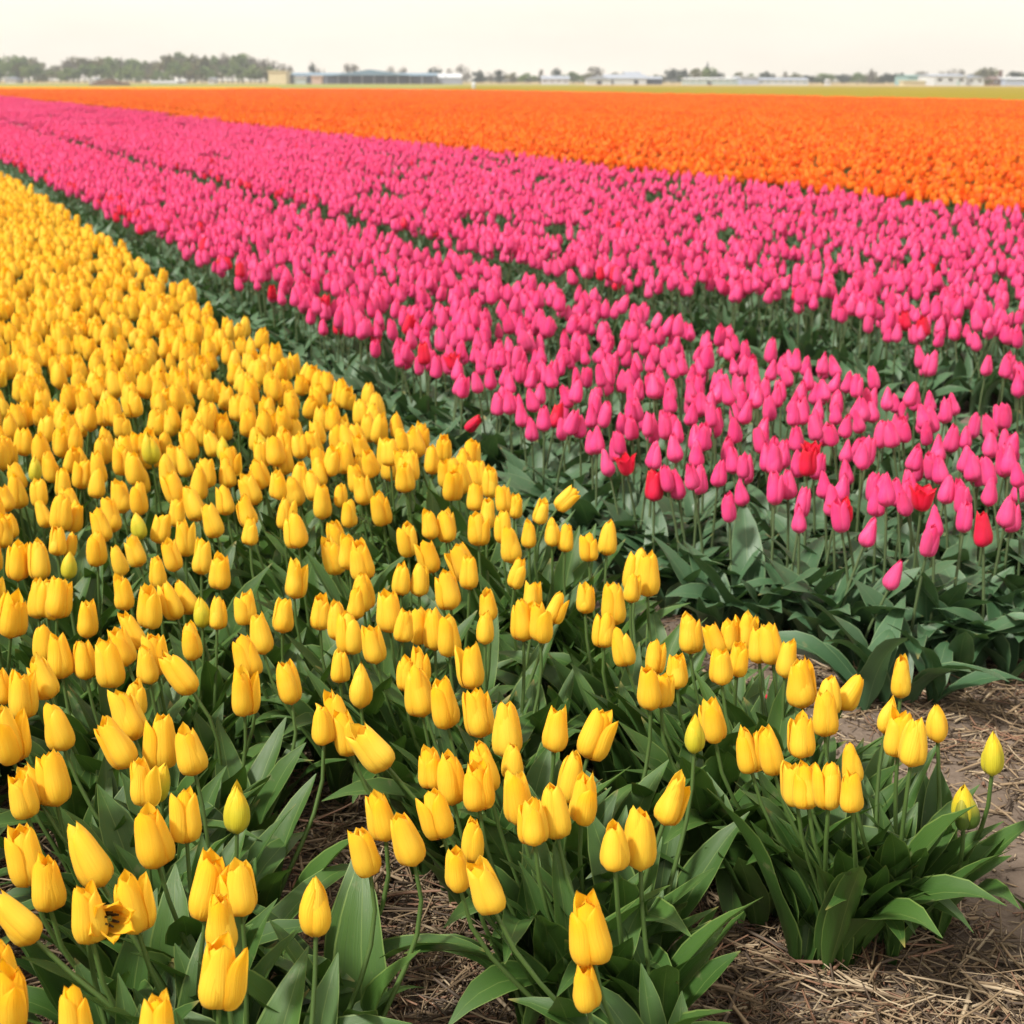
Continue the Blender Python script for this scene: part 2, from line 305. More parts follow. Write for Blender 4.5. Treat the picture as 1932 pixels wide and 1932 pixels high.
# listed yellow blooms: x, y, z of the bloom's middle, its axis, size, note
BLOOMS = [
    (-1.018,2.68,0.353,0.04,0.18,1.05,''), (-0.972,2.674,0.357,-0.05,0.21,1.07,''), (-0.978,2.803,0.356,-0.05,0.2,0.85,''), (-0.954,2.822,0.339,0.22,0.14,0.78,''),
    (-0.899,2.636,0.361,0.04,0.17,0.78,'g'), (-0.807,2.667,0.36,-0.25,0.09,0.87,''), (-0.798,2.761,0.349,-0.26,0.11,0.94,''), (-0.714,2.726,0.351,-0.22,0.15,0.93,''),
    (-0.721,2.874,0.338,-0.04,0.11,1.05,''), (-0.652,2.733,0.345,0.02,0.2,0.99,''), (-0.712,2.61,0.356,-0.03,0.1,0.86,''), (-0.751,2.488,0.357,-0.15,0.1,0.92,''),
    (-0.683,2.421,0.353,-0.03,0.1,1.07,''), (-0.921,2.503,0.338,-0.02,0.2,1.01,''), (-0.898,2.5,0.343,0.06,0.11,1.08,''), (-0.86,2.447,0.362,0.12,0.2,1.04,''),
    (-0.791,2.385,0.345,-0.02,0.21,0.97,''), (-0.651,2.46,0.351,-0.31,0.16,0.99,''), (-0.632,2.5,0.343,-0.4,0.19,0.9,''), (-0.547,2.384,0.355,0.02,0.21,0.78,''),
    (-0.575,2.381,0.359,-0.04,0.12,0.78,'g'), (-0.592,2.637,0.347,0.04,0.1,0.98,''), (-0.837,2.283,0.341,-0.06,0.09,0.96,''), (-0.785,2.209,0.345,-0.09,0.16,1.04,''),
    (-0.746,2.213,0.338,-0.13,0.17,0.96,''), (-0.688,2.171,0.346,-0.15,0.12,1.08,''), (-0.681,2.291,0.358,-0.38,0.13,0.93,''), (-0.689,2.248,0.346,-0.3,0.14,0.92,''),
    (-0.617,2.147,0.355,-0.11,0.09,0.86,''), (-0.613,2.183,0.361,-0.11,0.08,1.01,''), (-0.557,2.111,0.356,-0.62,0.15,1.1,'lean'), (-0.575,2.291,0.338,-0.11,0.19,0.89,''),
    (-0.46,2.205,0.347,-0.23,0.15,1.0,''), (-0.442,2.077,0.338,-0.04,0.09,1.06,''), (-0.376,2.111,0.342,-0.24,0.2,1.04,''), (-0.455,2.315,0.343,-0.15,0.18,0.99,''),
    (-0.496,2.407,0.36,0.02,0.21,0.88,''), (-0.426,2.396,0.346,0.11,0.13,0.85,''), (-0.434,2.583,0.351,0.02,0.19,1.04,''), (-0.362,2.429,0.341,0.02,0.18,0.9,''),
    (-0.321,2.35,0.357,-0.04,0.2,1.0,''), (-0.296,2.333,0.339,-0.08,0.21,1.04,''), (-0.295,2.181,0.34,0.02,0.13,0.78,''), (-0.778,2.1,0.353,-0.34,0.19,0.98,''),
    (-0.796,2.049,0.346,-0.02,0.2,1.05,''), (-0.837,2.067,0.351,-0.19,0.12,0.78,''), (-0.704,1.936,0.346,-0.24,0.1,1.06,''), (-0.775,1.916,0.34,-0.18,0.1,1.17,''),
    (-0.601,1.957,0.355,-0.32,0.2,1.12,''), (-0.612,2.051,0.342,0.06,0.09,0.8,''), (-0.586,1.849,0.362,-0.46,0.14,1.1,''), (-0.528,1.885,0.348,0.05,0.11,1.22,''),
    (-0.478,1.844,0.352,-0.23,0.19,1.0,''), (-0.653,1.762,0.349,-0.08,0.14,1.07,'crown'), (-0.685,1.759,0.339,-0.44,0.18,0.78,''), (-0.688,1.728,0.339,-0.2,0.14,0.85,''),
    (-0.519,1.733,0.358,-0.14,0.1,0.9,''), (-0.438,1.646,0.356,-0.03,0.21,0.96,''), (-0.374,1.672,0.353,0.02,0.19,0.93,'bud1'), (-0.502,1.765,0.341,0.28,0.13,0.78,'g'),
    (-0.628,1.567,0.342,-0.17,0.19,1.04,''), (-0.579,1.5,0.345,-0.08,0.14,0.96,''), (-0.537,1.536,0.362,-0.43,0.18,1.14,''), (-0.499,1.411,0.361,-0.08,0.14,0.98,''),
    (-0.477,1.416,0.35,0.58,0.15,0.78,'open'), (-0.46,1.45,0.349,-0.18,0.12,1.01,''), (-0.475,1.605,0.348,-0.19,0.1,1.13,''), (-0.373,1.488,0.347,0.15,0.21,1.1,''),
    (-0.33,1.464,0.361,-0.06,0.17,0.9,''), (-0.344,1.412,0.35,-0.04,0.13,1.0,''), (-0.321,1.302,0.36,0.09,0.12,1.13,'front'), (-0.239,1.464,0.335,0.01,0.2,0.96,'bud2'),
    (-0.589,1.417,0.347,-0.68,0.14,0.93,'leftlean'), (-0.569,1.316,0.357,-0.12,0.17,0.78,''), (-0.462,1.235,0.354,-0.05,0.18,0.78,''), (-0.375,1.235,0.347,0.03,0.18,0.78,''),
    (-0.249,2.087,0.345,0.02,0.15,0.98,'c'), (-0.069,2.144,0.356,-0.08,0.17,1.04,''), (-0.178,2.137,0.345,0.01,0.21,0.78,''), (-0.157,2.151,0.354,-0.08,0.16,0.82,''),
    (-0.153,2.081,0.338,-0.13,0.15,1.13,''), (-0.108,2.024,0.344,-0.13,0.17,1.08,''), (-0.053,1.978,0.349,-0.13,0.19,1.03,''), (-0.008,1.907,0.354,-0.08,0.19,1.11,''),
    (0.002,1.825,0.346,-0.0,0.17,0.78,''), (0.067,1.909,0.356,0.05,0.19,0.94,''), (0.13,1.914,0.346,0.33,0.18,1.06,'rlean'), (-0.273,1.95,0.359,-0.24,0.17,1.0,''),
    (-0.289,1.911,0.361,-0.07,0.21,0.81,''), (-0.209,1.861,0.35,-0.59,0.12,1.07,'pale'), (-0.254,1.917,0.342,-0.24,0.19,0.9,''), (-0.116,1.774,0.36,-0.12,0.14,0.78,''),
    (-0.087,1.756,0.355,-0.13,0.18,1.04,''), (-0.038,1.783,0.356,-0.19,0.1,1.0,''), (-0.048,1.729,0.357,-0.08,0.16,0.95,''), (0.006,1.701,0.354,-0.17,0.14,1.03,''),
    (0.03,1.639,0.353,-0.05,0.18,0.87,''), (0.058,1.664,0.353,-0.14,0.18,0.99,''), (0.09,1.791,0.339,0.12,0.1,1.05,''), (0.1,1.71,0.349,0.08,0.17,0.94,''),
    (-0.177,1.666,0.343,-0.19,0.17,0.88,''), (-0.137,1.589,0.353,-0.3,0.08,0.95,''), (-0.102,1.666,0.349,-0.23,0.11,0.94,''), (-0.192,1.587,0.339,-0.22,0.1,0.91,'cl'),
    (-0.051,1.601,0.346,0.01,0.1,0.78,''), (-0.069,1.54,0.343,-0.12,0.08,0.83,''), (-0.032,1.485,0.349,-0.35,0.12,0.92,''), (0.133,1.575,0.353,-0.06,0.16,0.85,''),
    (0.171,1.609,0.344,-0.01,0.2,1.1,'tall'), (0.093,1.414,0.338,-0.14,0.13,1.13,'big'), (0.089,1.392,0.275,-0.09,0.14,0.78,'low'), (0.323,2.329,0.341,-0.07,0.19,1.0,''),
    (0.362,2.283,0.347,-0.36,0.08,0.82,''), (0.389,2.289,0.353,-0.03,0.09,0.78,''), (0.42,2.303,0.351,0.17,0.12,0.97,''), (0.438,2.256,0.352,-0.02,0.21,0.94,''),
    (0.454,2.242,0.358,-0.17,0.14,1.01,''), (0.353,2.143,0.358,-0.07,0.17,0.84,''), (0.39,2.195,0.347,0.05,0.1,0.79,''), (0.474,2.192,0.352,0.06,0.16,0.93,''),
    (0.243,2.172,0.361,-0.01,0.21,0.78,''), (0.278,2.131,0.353,-0.02,0.13,0.79,''), (0.224,2.05,0.359,-0.07,0.08,0.95,''), (0.249,2.083,0.341,0.07,0.16,0.78,''),
    (0.478,2.086,0.353,-0.09,0.1,1.14,''), (0.514,2.039,0.353,0.03,0.2,0.87,''), (0.495,1.982,0.347,-0.04,0.14,0.96,''), (0.558,2.072,0.343,0.45,0.11,0.88,'rl2'),
    (0.644,2.093,0.361,-0.01,0.13,0.95,'topright'), (0.586,1.949,0.361,0.18,0.2,0.78,'c'), (0.592,1.906,0.352,0.03,0.12,1.0,'fat'), (0.6,1.859,0.362,0.09,0.15,1.04,''),
    (0.661,1.945,0.348,-0.09,0.12,0.78,'c'), (0.275,1.88,0.362,-0.02,0.15,0.78,'g'), (0.316,1.963,0.345,-0.11,0.14,0.95,''), (0.354,1.871,0.341,-0.22,0.16,0.96,''),
    (0.384,1.849,0.349,-0.23,0.12,0.99,''), (0.436,1.883,0.357,-0.06,0.19,0.86,''), (0.408,1.774,0.338,-0.11,0.15,0.88,''), (0.419,1.752,0.345,-0.11,0.21,0.87,''),
    (0.448,1.733,0.357,0.04,0.11,0.95,''), (0.499,1.822,0.344,-0.13,0.1,0.78,''), (0.471,1.705,0.362,-0.09,0.12,0.78,''), (0.71,1.834,0.353,-0.02,0.14,0.85,'rbud'),
    (0.222,1.696,0.353,0.32,0.15,0.96,'rl3'), (0.668,1.814,0.28,-0.07,0.1,0.8,'sepal'), (0.13,3.118,0.356,0.7,0.09,0.87,'lane1'), (0.069,3.034,0.351,0.25,0.12,0.78,'lane2'),
    (-0.053,3.298,0.345,0.0,0.15,1.05,''), (-0.087,3.157,0.349,0.0,0.13,0.89,''), (-0.022,3.12,0.356,-0.09,0.16,0.88,''), (0.008,3.116,0.339,0.09,0.11,0.78,''),
    (-0.056,3.026,0.349,0.05,0.2,0.96,''), (-0.019,2.898,0.359,0.0,0.15,0.99,''), (-0.077,2.949,0.338,-0.05,0.19,1.0,''), (-0.147,2.932,0.348,-0.17,0.16,0.94,''),
    (-0.185,2.924,0.355,-0.13,0.16,0.88,''), (-0.226,2.837,0.35,-0.04,0.2,1.02,''), (0.038,2.882,0.347,-0.0,0.13,0.82,''), (0.088,2.861,0.358,-0.01,0.11,0.82,''),
    (0.118,2.863,0.345,0.08,0.19,0.81,''), (0.212,2.88,0.34,0.08,0.19,1.03,''), (0.164,2.773,0.355,-0.01,0.14,0.8,''), (0.259,2.65,0.345,0.16,0.18,1.16,''),
    (0.271,2.587,0.36,-0.02,0.1,1.16,''), (0.236,2.541,0.349,0.07,0.15,0.79,''), (0.194,2.45,0.35,-0.01,0.13,1.06,''), (0.173,2.341,0.342,0.13,0.16,0.87,''),
    (0.191,2.227,0.357,-0.26,0.09,0.94,''), (0.142,2.496,0.344,-0.01,0.19,0.78,''), (0.082,2.413,0.357,0.3,0.16,0.78,''), (-0.046,2.47,0.339,-0.08,0.18,0.81,''),
    (-0.048,2.302,0.361,0.0,0.21,0.78,''), (0.02,2.354,0.355,-0.05,0.09,1.03,''), (0.05,2.345,0.358,-0.09,0.11,1.02,''), (0.039,2.49,0.353,-0.0,0.21,0.78,''),
    (0.011,2.611,0.355,0.2,0.1,0.86,''), (-0.087,2.639,0.345,0.0,0.2,0.91,''), (-0.186,2.605,0.342,0.01,0.16,0.9,''), (-0.222,2.598,0.348,0.02,0.1,0.91,''),
    (-0.113,2.288,0.353,-0.04,0.09,1.05,''), (-0.142,2.344,0.341,-0.04,0.13,1.02,''), (-0.17,2.364,0.34,0.01,0.09,0.94,''), (-0.231,2.407,0.352,-0.08,0.18,1.07,''),
    (-0.194,2.316,0.359,0.1,0.1,0.78,''), (-0.246,2.257,0.348,-0.18,0.12,0.94,''), (-0.297,2.444,0.352,0.02,0.15,0.78,''), (-1.026,2.989,0.361,0.06,0.13,1.08,''),
    (-1.006,3.028,0.339,0.21,0.17,0.98,''), (-1.083,3.035,0.342,-0.3,0.16,0.85,''), (-0.917,2.926,0.35,-0.23,0.2,0.98,''), (-0.918,3.004,0.351,-0.17,0.16,1.07,''),
    (-0.941,3.173,0.344,-0.13,0.15,1.07,''), (-1.029,3.285,0.344,0.04,0.18,0.98,''), (-1.106,3.263,0.35,0.07,0.1,0.93,''), (-1.126,2.946,0.344,-0.11,0.13,0.78,''),
    (-1.114,2.87,0.356,0.07,0.1,0.99,''), (-0.83,2.911,0.355,-0.22,0.16,0.82,'g'), (-0.786,2.944,0.34,0.2,0.17,0.95,''), (-0.777,3.053,0.34,0.05,0.1,0.87,''),
    (-0.677,2.96,0.352,-0.27,0.11,1.06,''), (-0.607,3.007,0.359,-0.23,0.14,0.96,''), (-0.682,3.138,0.346,-0.12,0.19,0.94,''), (-0.904,3.207,0.339,0.03,0.18,0.78,''),
    (-0.781,3.301,0.339,0.05,0.1,1.12,''), (-0.571,2.854,0.361,0.02,0.17,0.78,''), (-1.253,3.354,0.343,-0.19,0.09,0.99,''), (-1.207,3.359,0.361,0.05,0.17,0.87,'g'),
    (-1.2,3.114,0.358,-0.27,0.1,0.92,''), (-0.52,3.013,0.353,0.03,0.13,0.97,''), (-0.451,3.13,0.344,0.02,0.13,1.06,''), (-0.411,3.16,0.353,0.02,0.13,0.78,''),
    (-0.374,3.031,0.347,0.02,0.1,0.87,''),
]

# ------------------------------------------------------------------ ground
def soil_mat():
    m, nt, p = mat('soil'); tc = nt.nodes.new('ShaderNodeTexCoord')
    a = N(nt, 'ShaderNodeTexNoise', Scale=5., Detail=8.); b = N(nt, 'ShaderNodeTexNoise', Scale=90., Detail=5.); v = N(nt, 'ShaderNodeTexVoronoi', Scale=60.)
    for n in (a, b, v): nt.links.new(tc.outputs['Object'], n.inputs['Vector'])
    col = ramp(nt, a.outputs['Fac'], [(.3, (.085,.064,.050)), (.7, (.165,.128,.103))])
    col = mixc(nt, math_(nt, 'MULTIPLY', b.outputs['Fac'], .55), col, (.22,.175,.14))
    nt.links.new(col, p.inputs['Base Color']); p.inputs['Roughness'].default_value = .95; p.inputs['Specular IOR Level'].default_value = .15
    h = math_(nt, 'ADD', b.outputs['Fac'], math_(nt, 'MULTIPLY', v.outputs['Distance'], .6))
    bp_ = N(nt, 'ShaderNodeBump', Strength=.7, Distance=.008); nt.links.new(h, bp_.inputs['Height']); nt.links.new(bp_.outputs['Normal'], p.inputs['Normal'])
    return m
SOIL = soil_mat()
def gz(x, y):
    s, t = stc(x, y)
    h = .012*noise.noise(Vector((x*3, y*3, 0)))+.008*noise.noise(Vector((x*11, y*11, 3)))+.004*noise.noise(Vector((x*34, y*34, 7)))
    return h
mb = MB(); nx, ny = 240, 260; X0, X1, Y0, Y1 = -2.2, 3.0, .9, 6.4
vs = [(X0+(X1-X0)*i/nx, Y0+(Y1-Y0)*j/ny) for j in range(ny+1) for i in range(nx+1)]
def edge_fade(x, y): return min(1, (x-X0)/.2, (X1-x)/.2, (y-Y0)/.2, (Y1-y)/.3)
mb.add([(x, y, gz(x, y)*max(0, edge_fade(x, y))) for x, y in vs], [(j*(nx+1)+i, j*(nx+1)+i+1, (j+1)*(nx+1)+i+1, (j+1)*(nx+1)+i) for j in range(ny) for i in range(nx)])
tag(link('lane_soil', mb.mesh('lane_soil', [SOIL])), kind='structure')
def sheet(name, poly, z, m):
    mb = MB(); mb.add([(x, y, z) for x, y in poly], [tuple(range(len(poly)))])
    return tag(link(name, mb.mesh(name, [m], False)), kind='structure')
GR0 = plain('field_ground', (.10,.12,.035), .9, c2=(.07,.075,.03), scale=.05)
sheet('ground', [(-4000,-300),(4000,-300),(4000,5000),(-4000,5000)], -.03, GR0)
OLIVE = plain('crop_green', (.26,.19,.008), .9, c2=(.20,.17,.012), scale=.08)
GREENL = plain('meadow_green', (.20,.24,.055), .9, c2=(.26,.24,.07), scale=.03)
PALE = plain('pale_brown_field', (.36,.23,.14), .9, c2=(.30,.26,.10), scale=.02)
sheet('far_field', [(-1500,380),(1500,300),(1500,1500),(-1500,1500)], .06, PALE)
sheet('meadow', [(-700,182),(-20,182),(20,300),(20,470),(-700,470)], .10, GREENL)
s55 = [xy(57, 20), xy(57, 140), (-14, 168), (-12, 330), (60, 345), (420, 330), (300, 20)]
sheet('crop_field', s55, .14, OLIVE)
# straw lying on the ground between the rows
STRAW = []
for k, c in enumerate([(.28,.20,.12), (.18,.125,.075), (.42,.33,.22), (.09,.062,.042), (.24,.13,.08)]):
    STRAW.append(plain('straw', c, .65, scale=20.))
def straw(n, region, lo, hi, zmax, name, lab, accept=None):
    V = []; F = []; MI = []
    c = 0
    while c < n:
        x = random.uniform(region[0], region[1]); y = random.uniform(region[2], region[3]); s, t = stc(x, y)
        if accept and not accept(x, y, s, t): continue
        L = random.uniform(lo, hi)*.5; r = random.uniform(.0008, .0024) if random.random() < .85 else random.uniform(.0025, .0042); a = random.uniform(0, PI); 
        d = Vector((math.cos(a), math.sin(a), random.gauss(0, .14))); q = Vector((-d.y, d.x, 0)).normalized()*r; up = Vector((0, 0, r*.8))
        P = Vector((x, y, gz(x, y)+r+random.uniform(0, zmax)*abs(random.gauss(0, .6)))); P.z = max(P.z, gz(x, y)+abs(d.z)*L*.5)
        bend = Vector((random.gauss(0, .08)*L, random.gauss(0, .08)*L, 0)); b = len(V)
        for k, (o, w_) in enumerate(((-L, .8), (0, 1), (L, .7))):
            C = P+d*o+(bend if k == 1 else Vector())
            V += [C-q*w_, C+up*w_, C+q*w_, C-up*w_]
        for k in (0, 4):
            for i in range(4): F.append((b+k+i, b+k+(i+1) % 4, b+k+4+(i+1) % 4, b+k+4+i))
        MI += [random.choice((0, 0, 1, 1, 2, 3, 3, 4))]*8; c += 1
    me = bpy.data.meshes.new(name); me.from_pydata([tuple(v) for v in V], [], F)
    for m in STRAW: me.materials.append(m)
    me.polygons.foreach_set('material_index', MI); me.polygons.foreach_set('use_smooth', [True]*len(F)); me.update()
    tag(link(name, me), lab, 'straw', kind='stuff')
def acc_bed(x, y, s, t): return s < 1.5 and not (s > 1.3 and random.random() < .5*(s-1.3)/.2)
straw(17000, (-1.3, 1.7, 1.45, 2.6), .03, .14, .03, 'straw_mulch', 'dry tan straw lying on the soil between the yellow tulip rows', acc_bed)
def acc_lane(x, y, s, t):
    if not 1.35 < s < 3.4: return False
    k = noise.noise(Vector((x*2.1, y*2.1, 5)))
    if s < 1.78 and t > 1.35: return random.random() < .04+max(0, (s-1.66)*1.5)
    return random.random() < .35+.6*min(1, max(0, s-1.55)*2)+k*.4
straw(9000, (.3, 2.0, 1.5, 3.4), .02, .10, .014, 'lane_straw', 'scattered straw on the bare lane between the yellow and pink beds', acc_lane)
def acc_chip(x, y, s, t): return s < 2.4
straw(9000, (-.8, 1.7, 1.5, 3.4), .005, .026, .004, 'straw_chips', 'small pale straw chips strewn over the grey brown lane soil', acc_chip)

mb = MB(); r_ = random.Random(8)
for k in range(1500):
    s_, t_ = r_.uniform(-.3, 2.4), r_.uniform(1.2, 3.6); x, y = xy(s_, t_); q = r_.uniform(.003, .011)*(1 if r_.random() < .9 else 1.8); z = gz(x, y)
    vs = [(x+q*dx*r_.uniform(.6, 1.2), y+q*dy*r_.uniform(.6, 1.2), z+q*dz*r_.uniform(.5, .9)) for dx, dy, dz in ((1,0,0),(.3,.9,.1),(-.8,.6,0),(-.9,-.5,.1),(.2,-1,0),(.1,.1,1))]
    mb.add(vs, [(0,1,5),(1,2,5),(2,3,5),(3,4,5),(4,0,5)])
tag(link('soil_clods', mb.mesh('soil_clods', [SOIL], False)), 'small clods of grey brown soil strewn over lane and rows', 'soil clods', kind='stuff')

# ------------------------------------------------------------------ listed yellow tulips, nearest the camera
ROWS = [1.31, .82, .27, -.26]
def root_of(x, y, lx, ly):
    s, t = stc(x, y); row = ROWS[0] if s > 1.08 else min(ROWS[1:], key=lambda r: abs(r-s))
    f = (.5 if s < 1.08 else .6)+.38*min(1, max(0, (t-1.9)/.8)); s2 = row+(s-row)*f+random.gauss(0, .015)+.02
    t2 = t+random.gauss(0, .03)-(.03 if s < 1.08 else .04)
    if s > 1.08: t2 = max(t2, 1.42+random.uniform(0, .05))
    x2, y2 = xy(s2, t2); return (x2-lx*.12, y2-ly*.1, 0)
MARKS = {  # landmarks that the labels of their neighbours name
 'open': 'the wide open tulip', 'front': 'the lowest left big tulip', 'bud2': 'the lone bud over straw', 'bud1': 'the pale closed bud', 'leftlean': 'the left edge tipping tulip',
 'crown': 'the jagged crown tulip', 'pale': 'the pale creased tulip', 'cl': 'the squat tulip', 'big': 'the low centre big tulip', 'low': 'the small drooping tulip',
 'tall': 'the tall narrow tulip', 'rlean': 'the right leaning mid tulip', 'rl2': 'the lane leaning tulip', 'rl3': 'the lone right leaning tulip', 'topright': 'the outermost lane tulip',
 'fat': 'the broad lane edge tulip', 'rbud': 'the lime bud', 'sepal': 'the half green tulip', 'lean': 'the steeply tipped tulip', 'lane1': 'the bent lane tulip', 'lane2': 'the short lane tulip'}
OWN = {
 'open': 'wide open yellow tulip showing its dark stamens, turned to the right', 'front': 'big yellow tulip lowest left of the centre, close to the camera',
 'bud2': 'lone pointed yellow bud on a straight stem over the bare straw', 'bud1': 'pale closed yellow bud with a green cast above the dark gap',
 'leftlean': 'yellow tulip tipping far left out of the left edge', 'crown': 'yellow tulip with a jagged crown top in the left clump',
 'pale': 'pale yellow tulip leaning left with a creased front petal', 'cl': 'squat yellow tulip leaning left above the straw, left end of the centre clump',
 'big': 'tall open topped yellow tulip low in the centre clump', 'low': 'small yellow tulip lowest in the centre clump, under the tall one',
 'tall': 'tall narrow yellow tulip standing right of the centre clump', 'rlean': 'yellow tulip leaning right in the sparse middle of the bed',
 'rl2': 'yellow tulip leaning right over the edge of the lane', 'rl3': 'lone yellow tulip leaning right between the centre and right clumps',
 'topright': 'closed yellow tulip standing furthest out over the straw of the lane', 'fat': 'broad orange tinged yellow tulip at the lane edge',
 'rbud': 'closed lime yellow bud on a slanting stem over the lane', 'sepal': 'stunted yellow tulip half wrapped in green at the right end of the row',
 'lean': 'yellow tulip tipped steeply left, behind the upper left blooms', 'lane1': 'yellow tulip bent right over the bare lane beside the pink bed',
 'lane2': 'short yellow tulip standing beside the bent one over the bare lane'}
marks = [(b[0], b[1], b[6]) for b in BLOOMS if b[6] in MARKS]
used = set()
def near_label(x, y, kind, lean, tint):
    look = {'cup': 'cup shaped', 'egg': 'rounded', 'tall': 'slender', 'bud': 'closed'}[kind]
    d = 'leaning left' if lean < -.2 else 'leaning right' if lean > .12 else 'upright'
    ms = sorted(marks, key=lambda m: (m[0]-x)**2+((m[1]-y)*.8)**2)
    for m in ms[:5]:
        dx, dy = x-m[0], y-m[1]; r = math.hypot(dx, dy); a = math.degrees(math.atan2(dy, dx)) % 360
        pos = ['right of', 'behind right of', 'behind', 'behind left of', 'left of', 'front left of', 'in front of', 'front right of'][int((a+22.5)//45) % 8]
        far = 'just ' if r < .13 else '' if r < .3 else 'well ' if r < .5 else 'far '
        lab = '%s %syellow tulip %s, %s%s %s' % (look, tint, d, far, pos, MARKS[m[2]])
        if lab not in used: used.add(lab); return lab
    return None
GY = 'yellow tulips in the near bed'
n_ind = 0
for i, (x, y, z, ax, ay, sc, k) in enumerate(BLOOMS):
    rnd = random.Random(i*7+3)
    kind = rnd.choice(['cup', 'cup', 'cup', 'cup', 'egg', 'tall']); colr = 'Y'
    if k in ('bud1', 'bud2', 'rbud', 'g', 'c', 'topright'): kind = 'bud' if k != 'topright' else 'tall'
    if k in ('bud1', 'rbud', 'g'): colr = 'G'
    if k in ('crown', 'cl', 'fat', 'front', 'big', 'low'): kind = 'cup'
    if k in ('lean', 'tall', 'sepal'): kind = 'tall'
    if k == 'sepal': kind, colr = 'bud', 'G'
    if k == 'pale': kind, colr = 'cup', 'P'
    if k == 'open': kind = 'open'
    a3 = (ax, ay, math.sqrt(max(.05, 1-ax*ax-ay*ay)))
    lab = OWN.get(k) or near_label(x, y, kind, ax, 'greenish ' if colr == 'G' else '')
    if not lab: lab = 'yellow tulip among the crowded rear blooms of the near bed'
    wd = .93*rnd.uniform(.93, 1.07)*(1 if sc > .9 else 1.06)
    if k in ('fat', 'cl', 'crown'): wd *= 1.1
    if k == 'open': a3 = (.55, -.62, .35); sc = .66
    e = tulip(root_of(x, y, ax, ay), (x, y, z), a3, sc, kind, colr, lab, GY, nleaf=3 if y > 2.6 else 5, rnd=rnd, width=wd)
    n_ind += 1
    if k == 'open':
        A = Vector(a3).normalized(); B0 = Vector((x, y, z))-A*(L0*.5*sc)-e.location; FR = frame(A)
        for q in range(6):
            an = q*PI/3; r0 = .007; st_ = tube([(r0*.4*math.cos(an), r0*.4*math.sin(an), .002), (r0*math.cos(an), r0*math.sin(an), .02), (r0*1.2*math.cos(an), r0*1.2*math.sin(an), .036)], [.001, .0022, .0012], 5)
            link('stamen', st_.mesh('stamen', [DRK]), e, Matrix.Translation(B0) @ FR)
        link('pistil', tube([(0, 0, 0), (0, 0, .02), (0, 0, .026), (0, 0, .028)], [.003, .003, .0042, .001], 6).mesh('pistil', [PIS]), e, Matrix.Translation(B0) @ FR)
    if k == 'sepal':
        A = Vector(a3).normalized(); B0 = Vector((x, y, z))-A*(L0*.5*sc)-e.location
        for q in (0, 1, 2):
            link('sepal', PM[('bud', 'S')][0][q], e, Matrix.Translation(B0-A*.008) @ frame(A) @ Matrix.Rotation(-PI/2-.5+q*1.6, 4, 'Z') @ Matrix.Diagonal((1.12, .72, .80, 1)))

# ------------------------------------------------------------------ candidates in every bed
def cands(s0, s1, t0, t1, dens, jit=.48, keep=None):
    st_ = 1/math.sqrt(dens); out = []
    for i in range(int((s1-s0)/st_)+1):
        for j in range(int((t1-t0)/st_)+1):
            s = s0+(i+.5+random.uniform(-jit, jit))*st_; t = t0+(j+.5*(i % 2)+random.uniform(-jit, jit))*st_
            x, y = xy(s, t)
            if abs(x) > .46*y+.5 or y < .9: continue
            if keep and not keep(s, t): continue
            out.append((x, y, s, t))
    return out
def vy(x, y, z):
    dy = y*math.cos(PITCH)-(z-1.3)*math.sin(PITCH); up = y*math.sin(PITCH)+(z-1.3)*math.cos(PITCH); return 966-2600*up/dy, 966+2600*x/dy
yel = cands(-.3, 1.42, 1.2, 16, 140, keep=lambda s, t: (t > 3.0 or random.random() < .72) and s < 1.42-.13*min(1, max(0, (t-2.6)/2)))
yel_far = []; yel_out = []
yel = [p for p in yel if not (p[3] < 1.5 and p[2] > .55)]
for (x, y, s, t) in yel:
    py, px = vy(x, y, .35); inn = in_view(x, y, .35)
    if inn and (py > 1140 or px > 1150): continue
    if inn and py > 915 and (random.random() < .25 or any((x-b[0])**2+(y-b[1])**2 < .0062 for b in BLOOMS)): continue
    if px > -40 and px < 1960 and py > 1140 and py < 2300: continue
    if any((x-b[0])**2+(y-b[1])**2 < .0042 for b in BLOOMS): continue
    (yel_far if inn else yel_out).append((x, y))
def where3(x, y):
    q = x/y; return 'left part' if q < -.2 else 'middle part' if q < .05 else 'right part'
yel_far.sort(key=lambda p: p[0]**2+p[1]**2)
left = 300-n_ind
for i, (x, y) in enumerate(yel_far[:left]):
    rnd = random.Random(i+900); s, t = stc(x, y); z = .35+rnd.gauss(0, .016); ax = rnd.gauss(-.10, .13); ay = rnd.gauss(.08, .1)
    tulip((x-ax*.3, y-ay*.2, 0), (x, y, z), (ax, ay, 1), rnd.uniform(.95, 1.12), *(('bud', 'G') if rnd.random() < .04 else (rnd.choice(['cup', 'cup', 'egg', 'tall']), 'Y')),
          'yellow tulip in the %s of the crowded band behind the near yellow blooms' % where3(x, y), 'yellow tulips packed behind the near ones, %s' % where3(x, y), nleaf=3, rnd=rnd, width=.98)
yel_stuff = yel_far[left:]+yel_out

def wherep(x, y):
    q = x/y; return 'left stretch' if q < .08 else 'middle stretch' if q < .23 else 'right stretch'
